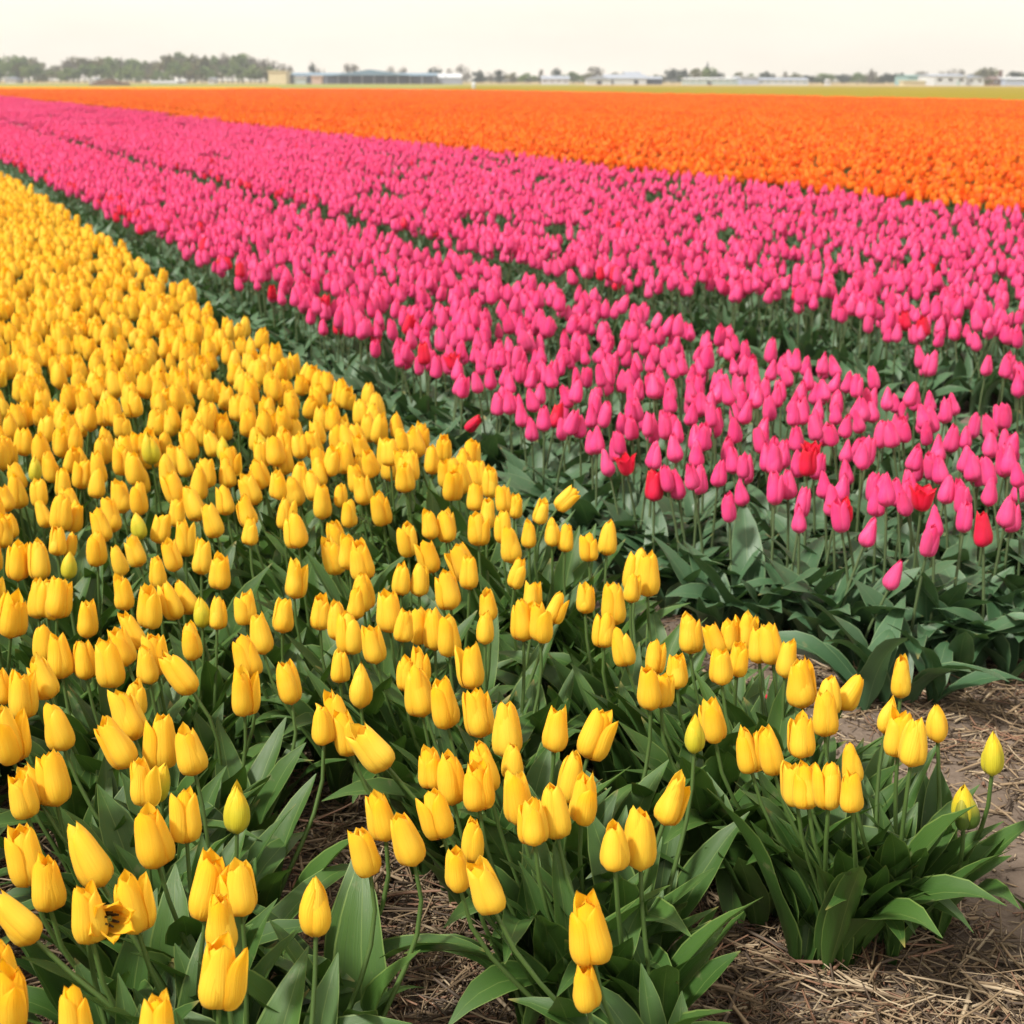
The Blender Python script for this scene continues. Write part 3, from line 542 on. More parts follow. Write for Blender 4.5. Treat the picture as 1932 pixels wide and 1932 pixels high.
# non flowering leafy plants in the near rows
def leafy(root, pool, label, group, n, rnd, name='leafy_tulip_plant', sc=1.):
    e = empty(name, root); tag(e, label, 'plant', group); a0 = rnd.uniform(0, 6)
    for k in range(n):
        s = rnd.uniform(.8, 1.15)*sc
        link('leaf', pool[rnd.randrange(16)], e, Matrix.Translation((rnd.gauss(0, .012), rnd.gauss(0, .012), -.01)) @ Matrix.Rotation(a0+k*2.2+rnd.uniform(-.4, .4), 4, 'Z') @ Matrix.Diagonal((s, s, s, 1)))
def leaf_label(x, y):
    ms = sorted(marks, key=lambda m: (m[0]-x)**2+((m[1]-y)*.8)**2)
    for m in ms[:6]:
        dx, dy = x-m[0], y-m[1]; a = math.degrees(math.atan2(dy, dx)) % 360
        pos = ['right of', 'behind right of', 'behind', 'behind left of', 'left of', 'front left of', 'in front of', 'front right of'][int((a+22.5)//45) % 8]
        lab = 'broad green tulip leaves without a bloom, %s%s %s' % ('close ' if math.hypot(dx, dy) < .2 else '', pos, MARKS[m[2]])
        if lab not in used: used.add(lab); return lab
for i in range(110):
    rnd = random.Random(i+4000); row = ROWS[i % 3]; t = (1.45 if i % 3 == 0 else 1.42)+(i//3)*.05+rnd.uniform(-.03, .03); s = row+rnd.gauss(-.05 if i % 3 == 0 else 0, .06)
    x, y = xy(s, t)
    if y < 1.5: continue
    leafy((x, y, 0), LY, leaf_label(x, y) or 'broad green leaves without a bloom in the %s row of yellow tulips' % ('lane side', 'middle', 'left')[i % 3], 'leafy plants without a bloom in the yellow bed', rnd.choice((4, 5, 5)), rnd)
for i, (fx, fy, fa) in enumerate(((.56, 2.72, .3), (.585, 2.70, 1.9), (.57, 2.76, 4.0), (.93, 2.05, 2.2))):
    o = link('fallen_petal', PM[('cup', 'R' if i < 3 else 'Y')][0][i % 3]); o.location = (fx, fy, .012); o.rotation_euler = (1.45, .2*i, fa); o.scale = (.6, .6, .6)
    tag(o, 'fallen red petal lying on the soil behind the yellow plants' if i < 3 else 'fallen yellow petal lying on the lane soil', 'petal', 'fallen petals')
for i in range(24):
    rnd = random.Random(i+5000); x, y = xy(rnd.uniform(1.10, 1.40), 1.45+.04*i+rnd.uniform(-.03, .03))
    if i > 21: x, y = .83+.03*(i-22), 1.74+.1*(i-22)
    leafy((x, y, 0), LY, leaf_label(x, y) or 'broad green leaves without a bloom in the lane side row of yellow tulips', 'leafy plants without a bloom in the yellow bed', 5, rnd, sc=.95 if i < 22 else .7)
for i in range(70):
    rnd = random.Random(i+6000); t = 2.15+rnd.uniform(0, 1)**1.5*3.4
    s = rnd.uniform(1.70, 1.86) if t > 2.6 else rnd.uniform(1.8, 2.6)
    x, y = xy(s, t)
    leafy((x, y, 0), LP, 'broad blue green tulip leaves at the edge of the pink bed, %s' % wherep(x, y), 'leafy plants on the margin of the pink bed, %s' % wherep(x, y), 5, rnd, sc=rnd.uniform(.85, 1.15))

# ------------------------------------------------------------------ pink beds
ZP = .34
def keep1(s, t):
    if t < 2.2: return False
    if t < 2.9 and s < 2.05-(t-2.2)*.5: return False
    if s > 3.0-.04*random.random() and s < 3.3: return False
    if s > 3.3 and noise.noise(Vector((s*1.3, t*.9, 2))) > .30-.14*(t < 8): return False
    if t > 3 and s < 1.68: return False
    return s > 1.62+.06*math.sin(t*5)+random.uniform(0, .08)
pk = [p+(1,) for p in cands(1.6, 4.93, 2.1, 32, 118, keep=lambda s, t: keep1(s, t) and not (3.26 <= s < 3.42 and t < 5 and random.random() < .7))]
pk += [p+(2,) for p in cands(5.1, 7.9, 2.1, 32, 92, keep=lambda s, t: not 6.38 < s < 6.62 and noise.noise(Vector((s*1.3, t*.9, 2))) < .25)]
for x, y in ((0.860, 2.913), (-0.128, 4.423)): pk.append((x, y, *stc(x, y), 3))
pk.sort(key=lambda p: p[0]**2+p[1]**2)
nin = 0; pk_stuff = []
for i, (x, y, s, t, b) in enumerate(pk):
    rnd = random.Random(i+20000); z = ZP+rnd.gauss(0, .027)
    if in_view(x, y, z) and nin < 300:
        nin += 1; edge = s < 1.85 or t < 2.45 or 3.26 < s < 3.5
        red = rnd.random() < (.16 if edge else .006); ax, ay = rnd.gauss(-.04, .14), rnd.gauss(.05, .12)
        kind = ('cup' if rnd.random() < .6 else 'open') if red else rnd.choice(['pink', 'pink', 'pink', 'egg', 'tall'])
        if b == 3: ax, ay, z, kind, red = (.3, -.1, .24, 'pink', False) if x > .5 else (.9, -.5, .22, 'cup', True)
        if b == 3: lab, grp = ('lone short pink tulip low among the broad leaves before the pink bed' if x > .5 else 'stray pink red tulip tipped over the leafy margin beside the yellow bed'), 'stray tulips in front of the pink bed'
        elif red: lab, grp = 'deep red pink tulip opening its petals at the edge of the pink bed' if edge else 'deep red pink tulip among the paler pink ones', 'red pink tulips'
        
        elif edge: lab, grp = 'pink tulip standing along the leafy edge of the pink bed, %s' % wherep(x, y), 'pink tulips along the edge, %s' % wherep(x, y)
        else: lab, grp = 'pink tulip packed in the %s of the near pink bed, %s' % (wherep(x, y), 'front ranks' if t < 3.1 else 'rear ranks'), 'pink tulips in the near pink bed, %s, %s' % (wherep(x, y), 'front' if t < 3.1 else 'rear')
        tulip((x-ax*.2, y-ay*.2, 0), (x, y, z), (ax, ay, 1), rnd.uniform(.95, 1.15)*(.78 if kind == 'open' else 1)*.95, kind, 'R' if red else 'K' , lab, grp, nleaf=3, rnd=rnd, name='pink_tulip', width=.93)
    else: pk_stuff.append((x, y, 1 if (s < 1.85 and random.random() < .2) or (3.26 < s < 3.45 and random.random() < .1) or random.random() < .006 else 0))

# ------------------------------------------------------------------ instanced plants for everything beyond the nearest 300 of a kind
def proto(seed, kind, petals, stem, leafm, h, nl, wide, lod=0, width=1.02):
    rnd = random.Random(seed); mb = MB(); sc = rnd.uniform(.96, 1.14)
    base = Matrix.Translation((0, 0, h-L0*.5*sc)) @ Matrix.Diagonal((sc*width, sc*width, sc, 1))
    for (inner, M) in bloom_mats(kind, rnd):
        mb.merge(petal(kind, inner, rnd.randrange(99), 4, 6), base @ M, 0)
    mb.merge(tube([(0, 0, 0), (0, 0, h-L0*.5*sc+.003)], [.004, .003], 4), mi=1)
    for k in range(nl):
        l = leaf(rnd.uniform(.19, .27), rnd.uniform(*wide), rnd.uniform(.15, .6), rnd.uniform(.2, 1.6), rnd.randrange(999), .6, .2, 2, 6)
        mb.merge(l, Matrix.Rotation(rnd.uniform(0, 6.3), 4, 'Z'), 2)
    return mb.mesh('tulip_pattern', [petals, stem, leafm])
def clump(seed, n, size, h, petals, stem, leafm, kinds):
    """a patch of whole small plants, for ground too far away to place each one"""
    rnd = random.Random(seed); mb = MB(); lib = {(k, q): petal(k, q, seed, 2, 4) for k in kinds for q in (0, 1)}
    g = int(round(math.sqrt(n)))
    for i in range(g*g):
        x, y = ((i % g+.5+rnd.uniform(-.45, .45))/g-.5)*size, ((i//g+.5+rnd.uniform(-.45, .45))/g-.5)*size; k = rnd.choice(kinds); sc = rnd.uniform(.98, 1.2)
        M0 = Matrix.Translation((x, y, h-L0*.5*sc+rnd.gauss(0, .022))) @ frame((rnd.gauss(-.05, .13), rnd.gauss(0, .13), 1)) @ Matrix.Diagonal((sc, sc, sc, 1)); mi = rnd.choice((0, 0, 3))
        for (inner, M) in bloom_mats(k, rnd): mb.merge(lib[(k, inner)], M0 @ M, mi)
        for q in range(2):
            a = rnd.uniform(0, 6.3); l = rnd.uniform(.05, .12); hh = rnd.uniform(.18, .27)*h/.35; c, s_ = math.cos(a), math.sin(a); ww = .018
            mb.add([(x-s_*ww, y+c*ww, 0), (x+s_*ww, y-c*ww, 0), (x+c*l*.5+s_*ww*1.2, y+s_*l*.5-c*ww*1.2, hh*.7), (x+c*l*.5-s_*ww*1.2, y+s_*l*.5+c*ww*1.2, hh*.7), (x+c*l, y+s_*l, hh)], [(0, 1, 2, 3), (3, 2, 4)], 2, [(0, 0), (1, 0), (.9, .6), (.1, .6), (.5, 1)])
    return mb
def scatter(name, label, cat, pts, protos, base_scale=(1, 1), tilt=.1, grp=None, spin=True):
    """pts: (x, y, index or None, scale xy)"""
    c = bpy.data.collections.new(name+'_patterns')
    for i, me in enumerate(protos): c.objects.link(bpy.data.objects.new('%s_pattern_%02d' % (name, i), me))
    n = len(pts); me = bpy.data.meshes.new(name); me.from_pydata([(p[0], p[1], 0) for p in pts], [], [])
    rot = np.zeros((n, 3)); rot[:, 0] = rng.normal(-.03, tilt, n); rot[:, 1] = rng.normal(-.06, tilt, n); rot[:, 2] = rng.uniform(0, 6.28, n)
    if spin is None: rot[:, 2] = AZ+PI*rng.integers(0, 2, n)
    sc = rng.uniform(base_scale[0], base_scale[1], n)
    idx = np.array([p[2] if p[2] is not None else rng.integers(len(protos)) for p in pts], int)
    scv = np.stack([np.array([p[4] if len(p) > 4 else p[3] for p in pts])*1.0, np.array([p[3] for p in pts])*1.0, sc], 1)
    a = me.attributes.new('rot', 'FLOAT_VECTOR', 'POINT'); a.data.foreach_set('vector', rot.ravel())
    a = me.attributes.new('scl', 'FLOAT_VECTOR', 'POINT'); a.data.foreach_set('vector', scv.ravel())
    a = me.attributes.new('idx', 'INT', 'POINT'); a.data.foreach_set('value', idx)
    o = link(name, me); tag(o, label, cat, kind='stuff')
    ng = bpy.data.node_groups.new(name, 'GeometryNodeTree'); ng.interface.new_socket('Geometry', in_out='INPUT', socket_type='NodeSocketGeometry'); ng.interface.new_socket('Geometry', in_out='OUTPUT', socket_type='NodeSocketGeometry')
    gi = ng.nodes.new('NodeGroupInput'); go = ng.nodes.new('NodeGroupOutput'); ip = ng.nodes.new('GeometryNodeInstanceOnPoints'); ci = ng.nodes.new('GeometryNodeCollectionInfo')
    ci.inputs['Collection'].default_value = c; ci.inputs['Separate Children'].default_value = True; ci.inputs['Reset Children'].default_value = True
    ip.inputs['Pick Instance'].default_value = True
    def att(nm, dt):
        q = ng.nodes.new('GeometryNodeInputNamedAttribute'); q.data_type = dt; q.inputs['Name'].default_value = nm
        return [s for s in q.outputs if s.enabled and s.name == 'Attribute'][0]
    L = ng.links.new
    L(gi.outputs[0], ip.inputs['Points']); L(ci.outputs[0], ip.inputs['Instance']); L(att('idx', 'INT'), ip.inputs['Instance Index'])
    e2r = ng.nodes.new('FunctionNodeEulerToRotation'); L(att('rot', 'FLOAT_VECTOR'), e2r.inputs[0]); L(e2r.outputs[0], ip.inputs['Rotation']); L(att('scl', 'FLOAT_VECTOR'), ip.inputs['Scale'])
    L(ip.outputs[0], go.inputs[0])
    md = o.modifiers.new('scatter', 'NODES'); md.node_group = ng
    return o
PY = [proto(i, ('cup', 'cup', 'egg', 'tall')[i % 4], YEL, STM, LEA, .355, 3, (.045, .06), width=1.05) for i in range(8)]
scatter('yellow_tulips', 'dense yellow tulips filling the bed as it recedes to the left edge', 'tulips', [(x, y, None, 1) for x, y in yel_stuff], PY, (.94, 1.06))
PP = [proto(i+50, ('pink', 'pink', 'egg', 'tall')[i % 4], PNK, STP, LEP, ZP+(i-3)*.009, 3, (.05, .07), width=.95) for i in range(7)]+[proto(70+i, 'cup', RED, STP, LEP, ZP, 3, (.05, .07)) for i in range(2)]
scatter('pink_tulips', 'dense pink tulips filling the middle beds', 'tulips', [(x, y, random.randrange(7) if r == 0 else 7+random.randrange(2), 1) for x, y, r in pk_stuff], PP, (.92, 1.08), tilt=.13)
# leafy margins and gaps between the beds
PL = []
for i in range(6):
    mb = MB(); r = random.Random(i+300)
    for k in range(5): mb.merge(leaf(r.uniform(.2, .29), r.uniform(.05, .075), r.uniform(.2, .7), r.uniform(.5, 2.0), r.randrange(999), .5, .25, 3, 7), Matrix.Rotation(k*1.4+r.uniform(-.3, .3), 4, 'Z'))
    PL.append(mb.mesh('leafy_pattern', [LEP]))
lp = []
for (s0, s1, t0, t1, d) in ((1.36, 1.72, 3.2, 40, 46), (1.80, 3.2, 2.2, 6, 16), (3.0, 3.35, 2.2, 30, 30), (4.9, 5.1, 3, 24, 26), (6.4, 6.6, 4, 24, 26), (7.85, 8.0, 6, 24, 26), (3.4, 8, 3, 12, 7)):
    lp += [(x, y, None, 1) for x, y, s, t in cands(s0, s1, t0, t1, d)]
scatter('margin_leaves', 'blue green tulip foliage along the lanes and gaps of the pink beds', 'foliage', lp, PL, (.85, 1.15), tilt=.05)
ly_ = [(x, y, None, 1) for x, y, s, t in cands(-.3, 1.34, 2.2, 9, 24)]
PLY = []
for i in range(4):
    mb = MB(); r = random.Random(i+400)
    for k in range(4): mb.merge(leaf(r.uniform(.2, .29), r.uniform(.036, .052), r.uniform(.1, .5), r.uniform(.2, 1.1), r.randrange(999), .6, .2, 3, 7), Matrix.Rotation(k*1.7+r.uniform(-.3, .3), 4, 'Z'))
    PLY.append(mb.mesh('leafy_pattern', [LEA]))
scatter('yellow_bed_leaves', 'upright green leaves filling the yellow bed under its blooms', 'foliage', ly_, PLY, (.85, 1.1), tilt=.05)

# ------------------------------------------------------------------ orange field
EDGE = [(-56.5, 159.5), (-16, 164), (0, 139), (17.5, 98.6), (26.3, 74.3), (45, 32)]
def before_edge(x, y):
    if x < -31: return y < 148
    for (a, b), (c, d) in zip(EDGE, EDGE[1:]):
        if x <= c: return y < b+(d-b)*(x-a)/(c-a)
    return y < 30
ora = cands(8.05, 40, -4, 40, 74, keep=lambda s, t: not 9.62 < s < 9.85 and math.hypot(s, t) < 40)
ora.sort(key=lambda p: p[0]**2+p[1]**2)
PO = []
for i in range(8):
    PO.append(proto(i+90, ('cup', 'egg', 'open', 'cup')[i % 4], (ORG, OR2, ORG)[i % 3], STM, LEA, .36, 2, (.035, .055), width=1.2 if i % 4 != 2 else .9))
oth = []; k = 0
for (x, y, s, t) in ora:
    if k < 300 and in_view(x, y, .36):
        i = random.randrange(8); o = link('orange_tulip', PO[i]); o.location = (x, y, 0); o.rotation_euler = (random.gauss(0, .1), random.gauss(-.05, .1), random.uniform(0, 6.28))
        q = random.uniform(.92, 1.08); o.scale = (q, q, q); k += 1
        tag(o, '%s orange tulip in the front rows of the orange field' % ('flame streaked' if i % 3 == 1 else 'plain'), 'tulip', 'orange tulips along the front of the field')
    else: oth.append((x, y, None, 1))
scatter('orange_tulips', 'dense orange tulips in the nearer part of the orange field', 'tulips', oth, PO, (.86, 1.12), tilt=.16)
def far_tiles(name, label, regions, mats, h, kinds, keep=None, stp=1.25, n=130):
    pts = {}
    for (s0, s1, t0, t1) in regions:
        ns = max(1, round((s1-s0)/stp)); w_ = (s1-s0)/ns
        for i in range(ns):
            s = s0+(i+.5)*w_
            for j in range(int(t0/stp), int(t1/stp)+1):
                t = (j+.5)*stp; x, y = xy(s, t)
                if abs(x) > .47*y+1 or y < 3 or (keep and not keep(x, y, s, t)): continue
                pts.setdefault(0, []).append((x, y, None, 1, w_/stp))
    protos = [clump(i+7, n, stp, h, *mats[:3], kinds).mesh('clump_pattern', mats) for i in range(4)]
    return scatter(name, label, 'tulips', pts[0], protos, (.96, 1.04), tilt=0, spin=None)
far_tiles('far_orange_tulips', 'far orange tulips merging into one orange sheet', [(8.05, 9.6, 0, 170), (9.85, 57, -20, 170)], [ORG, STM, LEA, OR2], .36, ['cup', 'egg'], keep=lambda x, y, s, t: math.hypot(s, t) >= 40 and before_edge(x, y))
far_tiles('far_pink_tulips', 'far pink tulips narrowing toward the horizon at the left', [(1.66, 3.02, 32, 185), (3.26, 4.93, 32, 185), (5.07, 6.42, 32, 185), (6.58, 7.9, 32, 185)], [PNK, STP, LEP, PNK], .345, ['pink'])
far_tiles('far_yellow_tulips', 'thin strip of yellow tulips beyond the left part of the orange field', [(-50, 70, 100, 200)], [YEL, STM, LEA, YEL], .37, ['cup'], keep=lambda x, y, s, t: 149 < y < 190 and -85 < x < -31)

# ------------------------------------------------------------------ far trees
BARK = plain('bark', (.10,.085,.07), .9, scale=2.)
LF = [plain('spring_foliage', (.15,.21,.05), .8, c2=(.07,.12,.03), scale=.6), plain('bare_twigs', (.17,.15,.11), .9, c2=(.10,.09,.075), scale=.5), plain('dark_evergreen', (.035,.055,.04), .8, c2=(.02,.035,.028), scale=.8),
      plain('olive_foliage', (.16,.15,.06), .8, c2=(.09,.10,.04), scale=.6)]
def crown_mesh(seed, rx, rz, m, n=620, leafs=.42, squash=1.):
    rnd = random.Random(seed); mb = MB(); blobs = [(rnd.gauss(0, .42), rnd.gauss(0, .42), rnd.uniform(-.6, .62), rnd.uniform(.3, .52)) for _ in range(9)]+[(0, 0, 0, .6)]
    for k in range(n):
        bx, by, bz, br = rnd.choice(blobs); v = Vector((rnd.gauss(0, 1), rnd.gauss(0, 1), rnd.gauss(0, 1))).normalized()*br*rnd.uniform(.55, 1.05)
        P = Vector(((bx+v.x)*rx, (by+v.y)*rx, (bz+v.z)*rz)); s = leafs*rnd.uniform(.5, 1.3)
        a = Vector((rnd.gauss(0, 1), rnd.gauss(0, 1), rnd.gauss(0, 1))).normalized(); b = a.orthogonal().normalized(); c = a.cross(b)
        mb.add([P+b*s, P+c*s*.8+a*s*.3, P-b*s*.9, P-c*s], [(0, 1, 2), (0, 2, 3)])
    return mb.mesh('crown', [LF[m]], False)
def trunk_mesh(seed, h, r, spread):
    rnd = random.Random(seed); mb = tube([(0, 0, -.3), (.1, 0, h*.4), (0, .1, h*.8), (.1, 0, h*1.15)], [r, r*.75, r*.5, r*.15], 7)
    for k in range(6):
        a = k*1.05+rnd.uniform(0, 1); z = h*rnd.uniform(.45, .8); d = Vector((math.cos(a), math.sin(a), rnd.uniform(.6, 1.3)))*spread*rnd.uniform(.6, 1)
        mb.merge(tube([(0, 0, z), tuple(Vector((0, 0, z))+d*.5+Vector((0, 0, .3))), tuple(Vector((0, 0, z))+d)], [r*.4, r*.25, r*.06], 5))
    return mb.mesh('trunk', [BARK])
CR = {m: [crown_mesh(i*10+m, 1, 1, m, 700 if m != 1 else 520, .105 if m != 1 else .075) for i in range(3)] for m in range(4)}
TR = [trunk_mesh(i, .62, .03, .3) for i in range(3)]
def far_x(px, D): return (px-966)*D/2725
def yhor(px): return 150.5+4*px/1932
def hgt(px, py, D): return 1.3+(yhor(px)-py)*D/2855
KIND = ['hazy green broadleaf tree', 'bare twiggy grey brown tree', 'dark round evergreen tree', 'olive spring leafed tree']
def tree(px, top, wpx, m, D, where, i):
    h = hgt(px, top, D); wd = wpx*D/2725*.5
    e = empty('tree', (far_x(px, D), D, 0), random.uniform(0, 6), 2); tag(e, '%s %s' % (KIND[m], where), 'tree', 'trees on the horizon')
    base = h*.06; ch = (h-base)*.5
    link('trunk', TR[i % 3], e, Matrix.Diagonal((h*.9, h*.9, h, 1)))
    link('crown', CR[m][i % 3], e, Matrix.Translation((0, 0, base+ch)) @ Matrix.Diagonal((wd, wd, ch*.92, 1)))
R3 = random.Random(77)
sil = [(0,100),(30,101),(62,105),(80,128),(98,130),(115,116),(140,110),(170,101),(200,109),(240,107),(270,114),(300,110),(340,97),(380,106),(410,104),(440,101),(480,105),(505,106),(522,124)]
i = 0
for px in range(-60, 520, 13):
    top = lerp(sil, max(0, px))+R3.uniform(-5, 2); m = R3.choice((0, 0, 3, 1)) if px < 330 else R3.choice((0, 1, 1, 3))
    if px > 480: m = 1
    zone = 'in the left corner of the horizon wood' if px < 85 else 'in the low wood left of the earth mound' if px < 165 else 'in the wood behind the earth mound' if px < 260 else 'in the wood behind the low white tunnel' if px < 360 else 'in the tall wood left of the big shed'
    tree(px, top, R3.uniform(34, 52), m, R3.uniform(570, 650), zone, i); i += 1
    if R3.random() < .7: tree(px+6, top+R3.uniform(14, 26), R3.uniform(30, 44), R3.choice((0, 3, 0)), R3.uniform(545, 568), 'low '[:0]+zone+', front rank', i); i += 1
for (px, top, wd, m, wh) in [(532,121,24,1,'above the cream block of the big shed'),(548,126,20,1,'behind the left end of the big shed'),(590,116,12,2,'rising thin behind the big shed roof'),(600,128,22,1,'behind the big shed roof, left part'),(655,122,26,1,'left of the big shed gable'),(668,121,22,1,'behind the big shed gable'),(735,126,24,1,'right of the big shed gable'),(760,129,24,1,'behind the right part of the shed roof'),
    (821,125,22,2,'above the white rounded tunnel'),(845,130,22,1,'behind the white rounded tunnel'),(866,125,34,1,'right of the white rounded tunnel'),(905,132,22,2,'right of the tunnel, first dark one'),(925,138,20,1,'between the dark trees'),(940,134,18,2,'right of the tunnel, second dark one'),(965,140,26,3,'near the middle of the horizon'),(990,140,30,0,'behind the first white farm roofs'),(1018,133,18,1,'above the first white farm roofs'),(1048,127,18,2,'standing tall over the farm roofs'),(1080,137,30,0,'between the farm roofs'),(1105,138,26,3,'left of the grey dome roof'),(1126,126,34,1,'broad over the grey farm roofs'),(1160,138,28,3,'behind the grey farm roofs'),
    (1240,142,30,3,'right of the grey farm roofs'),(1266,128,28,2,'left of the church spire, first dark one'),(1287,128,20,2,'left of the church spire, second dark one'),(1308,128,30,3,'beside the church spire'),(1334,128,32,0,'at the foot of the church spire'),(1352,134,26,2,'right of the church spire'),(1388,136,20,3,'above the pale green glasshouse'),(1410,141,22,0,'behind the pale green glasshouse'),(1443,134,28,2,'above the long white shed'),(1478,137,14,1,'behind the long white shed'),(1500,140,22,3,'behind the right end of the long white shed'),
    (1530,142,40,2,'at the left of the dark hedge'),(1560,141,40,0,'in the hedge right of the long shed'),(1590,140,40,2,'in the middle of the dark hedge'),(1617,139,34,0,'in the dark hedge near the small hut'),(1645,137,34,1,'tall in the dark hedge'),(1668,138,34,2,'in the dark hedge left of the teal shed'),(1690,137,34,2,'darkest one left of the teal shed'),(1640,132,12,1,'thin, above the dark hedge'),(1735,135,30,1,'behind the teal shed'),(1787,131,28,1,'behind the white halls'),(1812,133,26,1,'behind the right part of the white halls'),(1850,130,26,3,'left of the large round tree'),(1868,128,36,3,'large and round between the white halls and brick house'),(1912,137,28,2,'right of the brick house'),(1935,140,30,0,'at the right edge of the horizon'),(1960,136,30,1,'past the right edge')]:
    tree(px, top-4, wd*1.12, m, R3.uniform(590, 640), wh, i); i += 1
tree(1862, 148, 17, 3, 430, 'small pollard standing in front of the white halls', i)
# distant hedge line
for j, px in enumerate(range(520, 1960, 30)):
    tree(px, 141.5+R3.uniform(-3, 3), 50, R3.choice((0, 2, 1, 3)), R3.uniform(660, 700), 'in the low hedge line along the horizon', j)

# ------------------------------------------------------------------ far buildings
def bm_(name, c, r=.6, var=.12, sc=.8): return plain(name, c, r, var, sc)
WHITE = bm_('white_wall', (.56,.59,.64)); LAV = bm_('pale_blue_wall', (.38,.44,.58)); CREAM = bm_('cream_wall', (.62,.56,.36)); GREY = bm_('grey_roof', (.30,.34,.42)); BLUE = bm_('blue_grey_roof', (.14,.24,.34)); DKB = bm_('dark_slate_wall', (.045,.055,.085), .8)
TEAL = bm_('teal_cladding', (.22,.38,.40)); BRICK = bm_('brown_brick', (.13,.075,.06)); DARK = bm_('dark_opening', (.03,.035,.05)); GLASS = bm_('glasshouse_glass', (.40,.50,.50), .2); PINKW = bm_('pinkish_wall', (.52,.40,.33)); ROOFR = bm_('brown_roof', (.16,.11,.10)); FRAME = bm_('window_frame', (.8,.8,.8))
def building(name, label, cat, x0, x1, ytop, D, depth, wall, roof, yeave=None, ridge='x', doors=(), windows=0, band=None, arch=False, group=None, wcol=DARK, base=0):
    X0, X1 = far_x(x0, D), far_x(x1, D); W = X1-X0; xm = (x0+x1)/2; H = hgt(xm, ytop, D); E = hgt(xm, yeave, D) if yeave else H*.72
    e = empty(name, ((X0+X1)/2, D, base), 0, 3); tag(e, label, cat, group); w2 = W/2; mb = MB()
    mb.box(-w2, w2, 0, depth, 0, E); link('wall', mb.mesh('wall', [wall], False), e)
    mb = MB(); o = .35
    if arch:
        n = 12; vs = []; 
        for k in range(n+1):
            a = PI*k/n; vs += [(-w2-.1, depth/2-math.cos(a)*(depth/2+.2), E+.003+(H-E)*math.sin(a)), (w2+.1, depth/2-math.cos(a)*(depth/2+.2), E+.003+(H-E)*math.sin(a))]
        mb.add(vs, [(2*k, 2*k+1, 2*k+3, 2*k+2) for k in range(n)]+[tuple(2*k for k in range(n+1)), tuple(2*k+1 for k in range(n, -1, -1))])
    elif ridge == 'x':
        mb.add([(-w2-o, -o, E+.003), (w2+o, -o, E+.003), (w2+o, depth+o, E+.003), (-w2-o, depth+o, E+.003), (-w2-o, depth/2, H), (w2+o, depth/2, H)], [(0, 1, 5, 4), (2, 3, 4, 5), (0, 4, 3), (1, 2, 5), (3, 2, 1, 0)])
    elif ridge == 'flat':
        mb.box(-w2-o, w2+o, -o, depth+o, E+.003, max(H, E+.4))
    else:
        mb.add([(-w2-o, -o, E+.003), (w2+o, -o, E+.003), (w2+o, depth+o, E+.003), (-w2-o, depth+o, E+.003), (0, -o, H), (0, depth+o, H)], [(0, 1, 4), (2, 3, 5), (0, 4, 5, 3), (1, 2, 5, 4), (3, 2, 1, 0)])
    link('roof', mb.mesh('roof', [roof], False), e)
    for (a, b, hh, mt) in doors:
        mb = MB(); mb.box(-w2+a*W, -w2+b*W, -.08, .02, .02, E*hh); link('door', mb.mesh('door', [mt], False), e)
    if windows:
        ww = W/windows*.5
        for k in range(windows):
            cx = -w2+(k+.5)*W/windows
            mb = MB(); mb.box(cx-ww/2, cx+ww/2, -.06, .02, E*.42, E*.78); f = link('window', mb.mesh('window', [FRAME], False), e)
            mb = MB(); mb.box(cx-ww/2+.12, cx+ww/2-.12, -.09, -.055, E*.42+.12, E*.78-.12); link('pane', mb.mesh('pane', [wcol], False), f)
    return e
b = building('shed', 'very long low farm shed with blue grey roof and dark slate wall', 'shed', 537, 820, 137, 530, 26, DKB, BLUE, 142.5, doors=((.05,.14,.8,GLASS),(.80,.94,.85,DARK)), windows=0)
mb = MB(); D = 529.0
x0, x1 = far_x(625, D)-b.location.x, far_x(775, D)-b.location.x; xm = far_x(695, D)-b.location.x; E = hgt(690, 142.3, D); Hh = hgt(695, 131, D)
mb.add([(x0, -1.6, E), (x1, -1.6, E), (xm, -1.6, Hh), (x0, 20, E), (x1, 20, E), (xm, 20, Hh)], [(0, 1, 2), (0, 2, 5, 3), (1, 4, 5, 2), (4, 3, 5), (0, 3, 4, 1)]); link('gable_roof', mb.mesh('gable_roof', [BLUE], False), b)
for k in range(14):   # wall bays of the long shed
    mb = MB(); xx = -26+k*4.4; mb.box(xx, xx+.35, -.12, .0-.002, 0, 3.4); link('pillar', mb.mesh('pillar', [GREY], False), b)
building('storage_block', 'cream windowless storage block at the left end of the long shed', 'building', 505, 538, 135, 520, 14, CREAM, CREAM, 135.6, 'flat')
building('hut', 'small pinkish hut in front of the long shed', 'hut', 586, 604, 144, 500, 5, PINKW, PINKW, 145, 'flat')
building('white_container', 'pale container standing before the left part of the long shed', 'container', 556, 575, 146, 510, 3, GLASS, WHITE, 146.5, 'flat')
building('polytunnel', 'white rounded polytunnel at the right end of the long shed', 'polytunnel', 820, 869, 138.5, 535, 12, GREY, WHITE, 147, arch=True)
building('low_polytunnel', 'low white tunnel at the foot of the left wood', 'polytunnel', 282, 332, 154-1, 480, 6, WHITE, WHITE, 155, arch=True)
building('greenhouse', 'tiny white shelter right of the low white tunnel', 'shelter', 338, 347, 150, 485, 4, WHITE, WHITE, 152)
building('house', 'white gabled house among the trees in the left corner', 'house', 8, 27, 145, 540, 9, WHITE, GREY, 150, 'y', windows=2)
building('house', 'small white gabled house above the earth mound', 'house', 166, 178, 145.5, 540, 7, WHITE, WHITE, 150, 'y', windows=1)
building('house', 'pale house half hidden in the wood left of the shed', 'house', 390, 402, 146, 540, 7, WHITE, GREY, 150, 'y', windows=1)
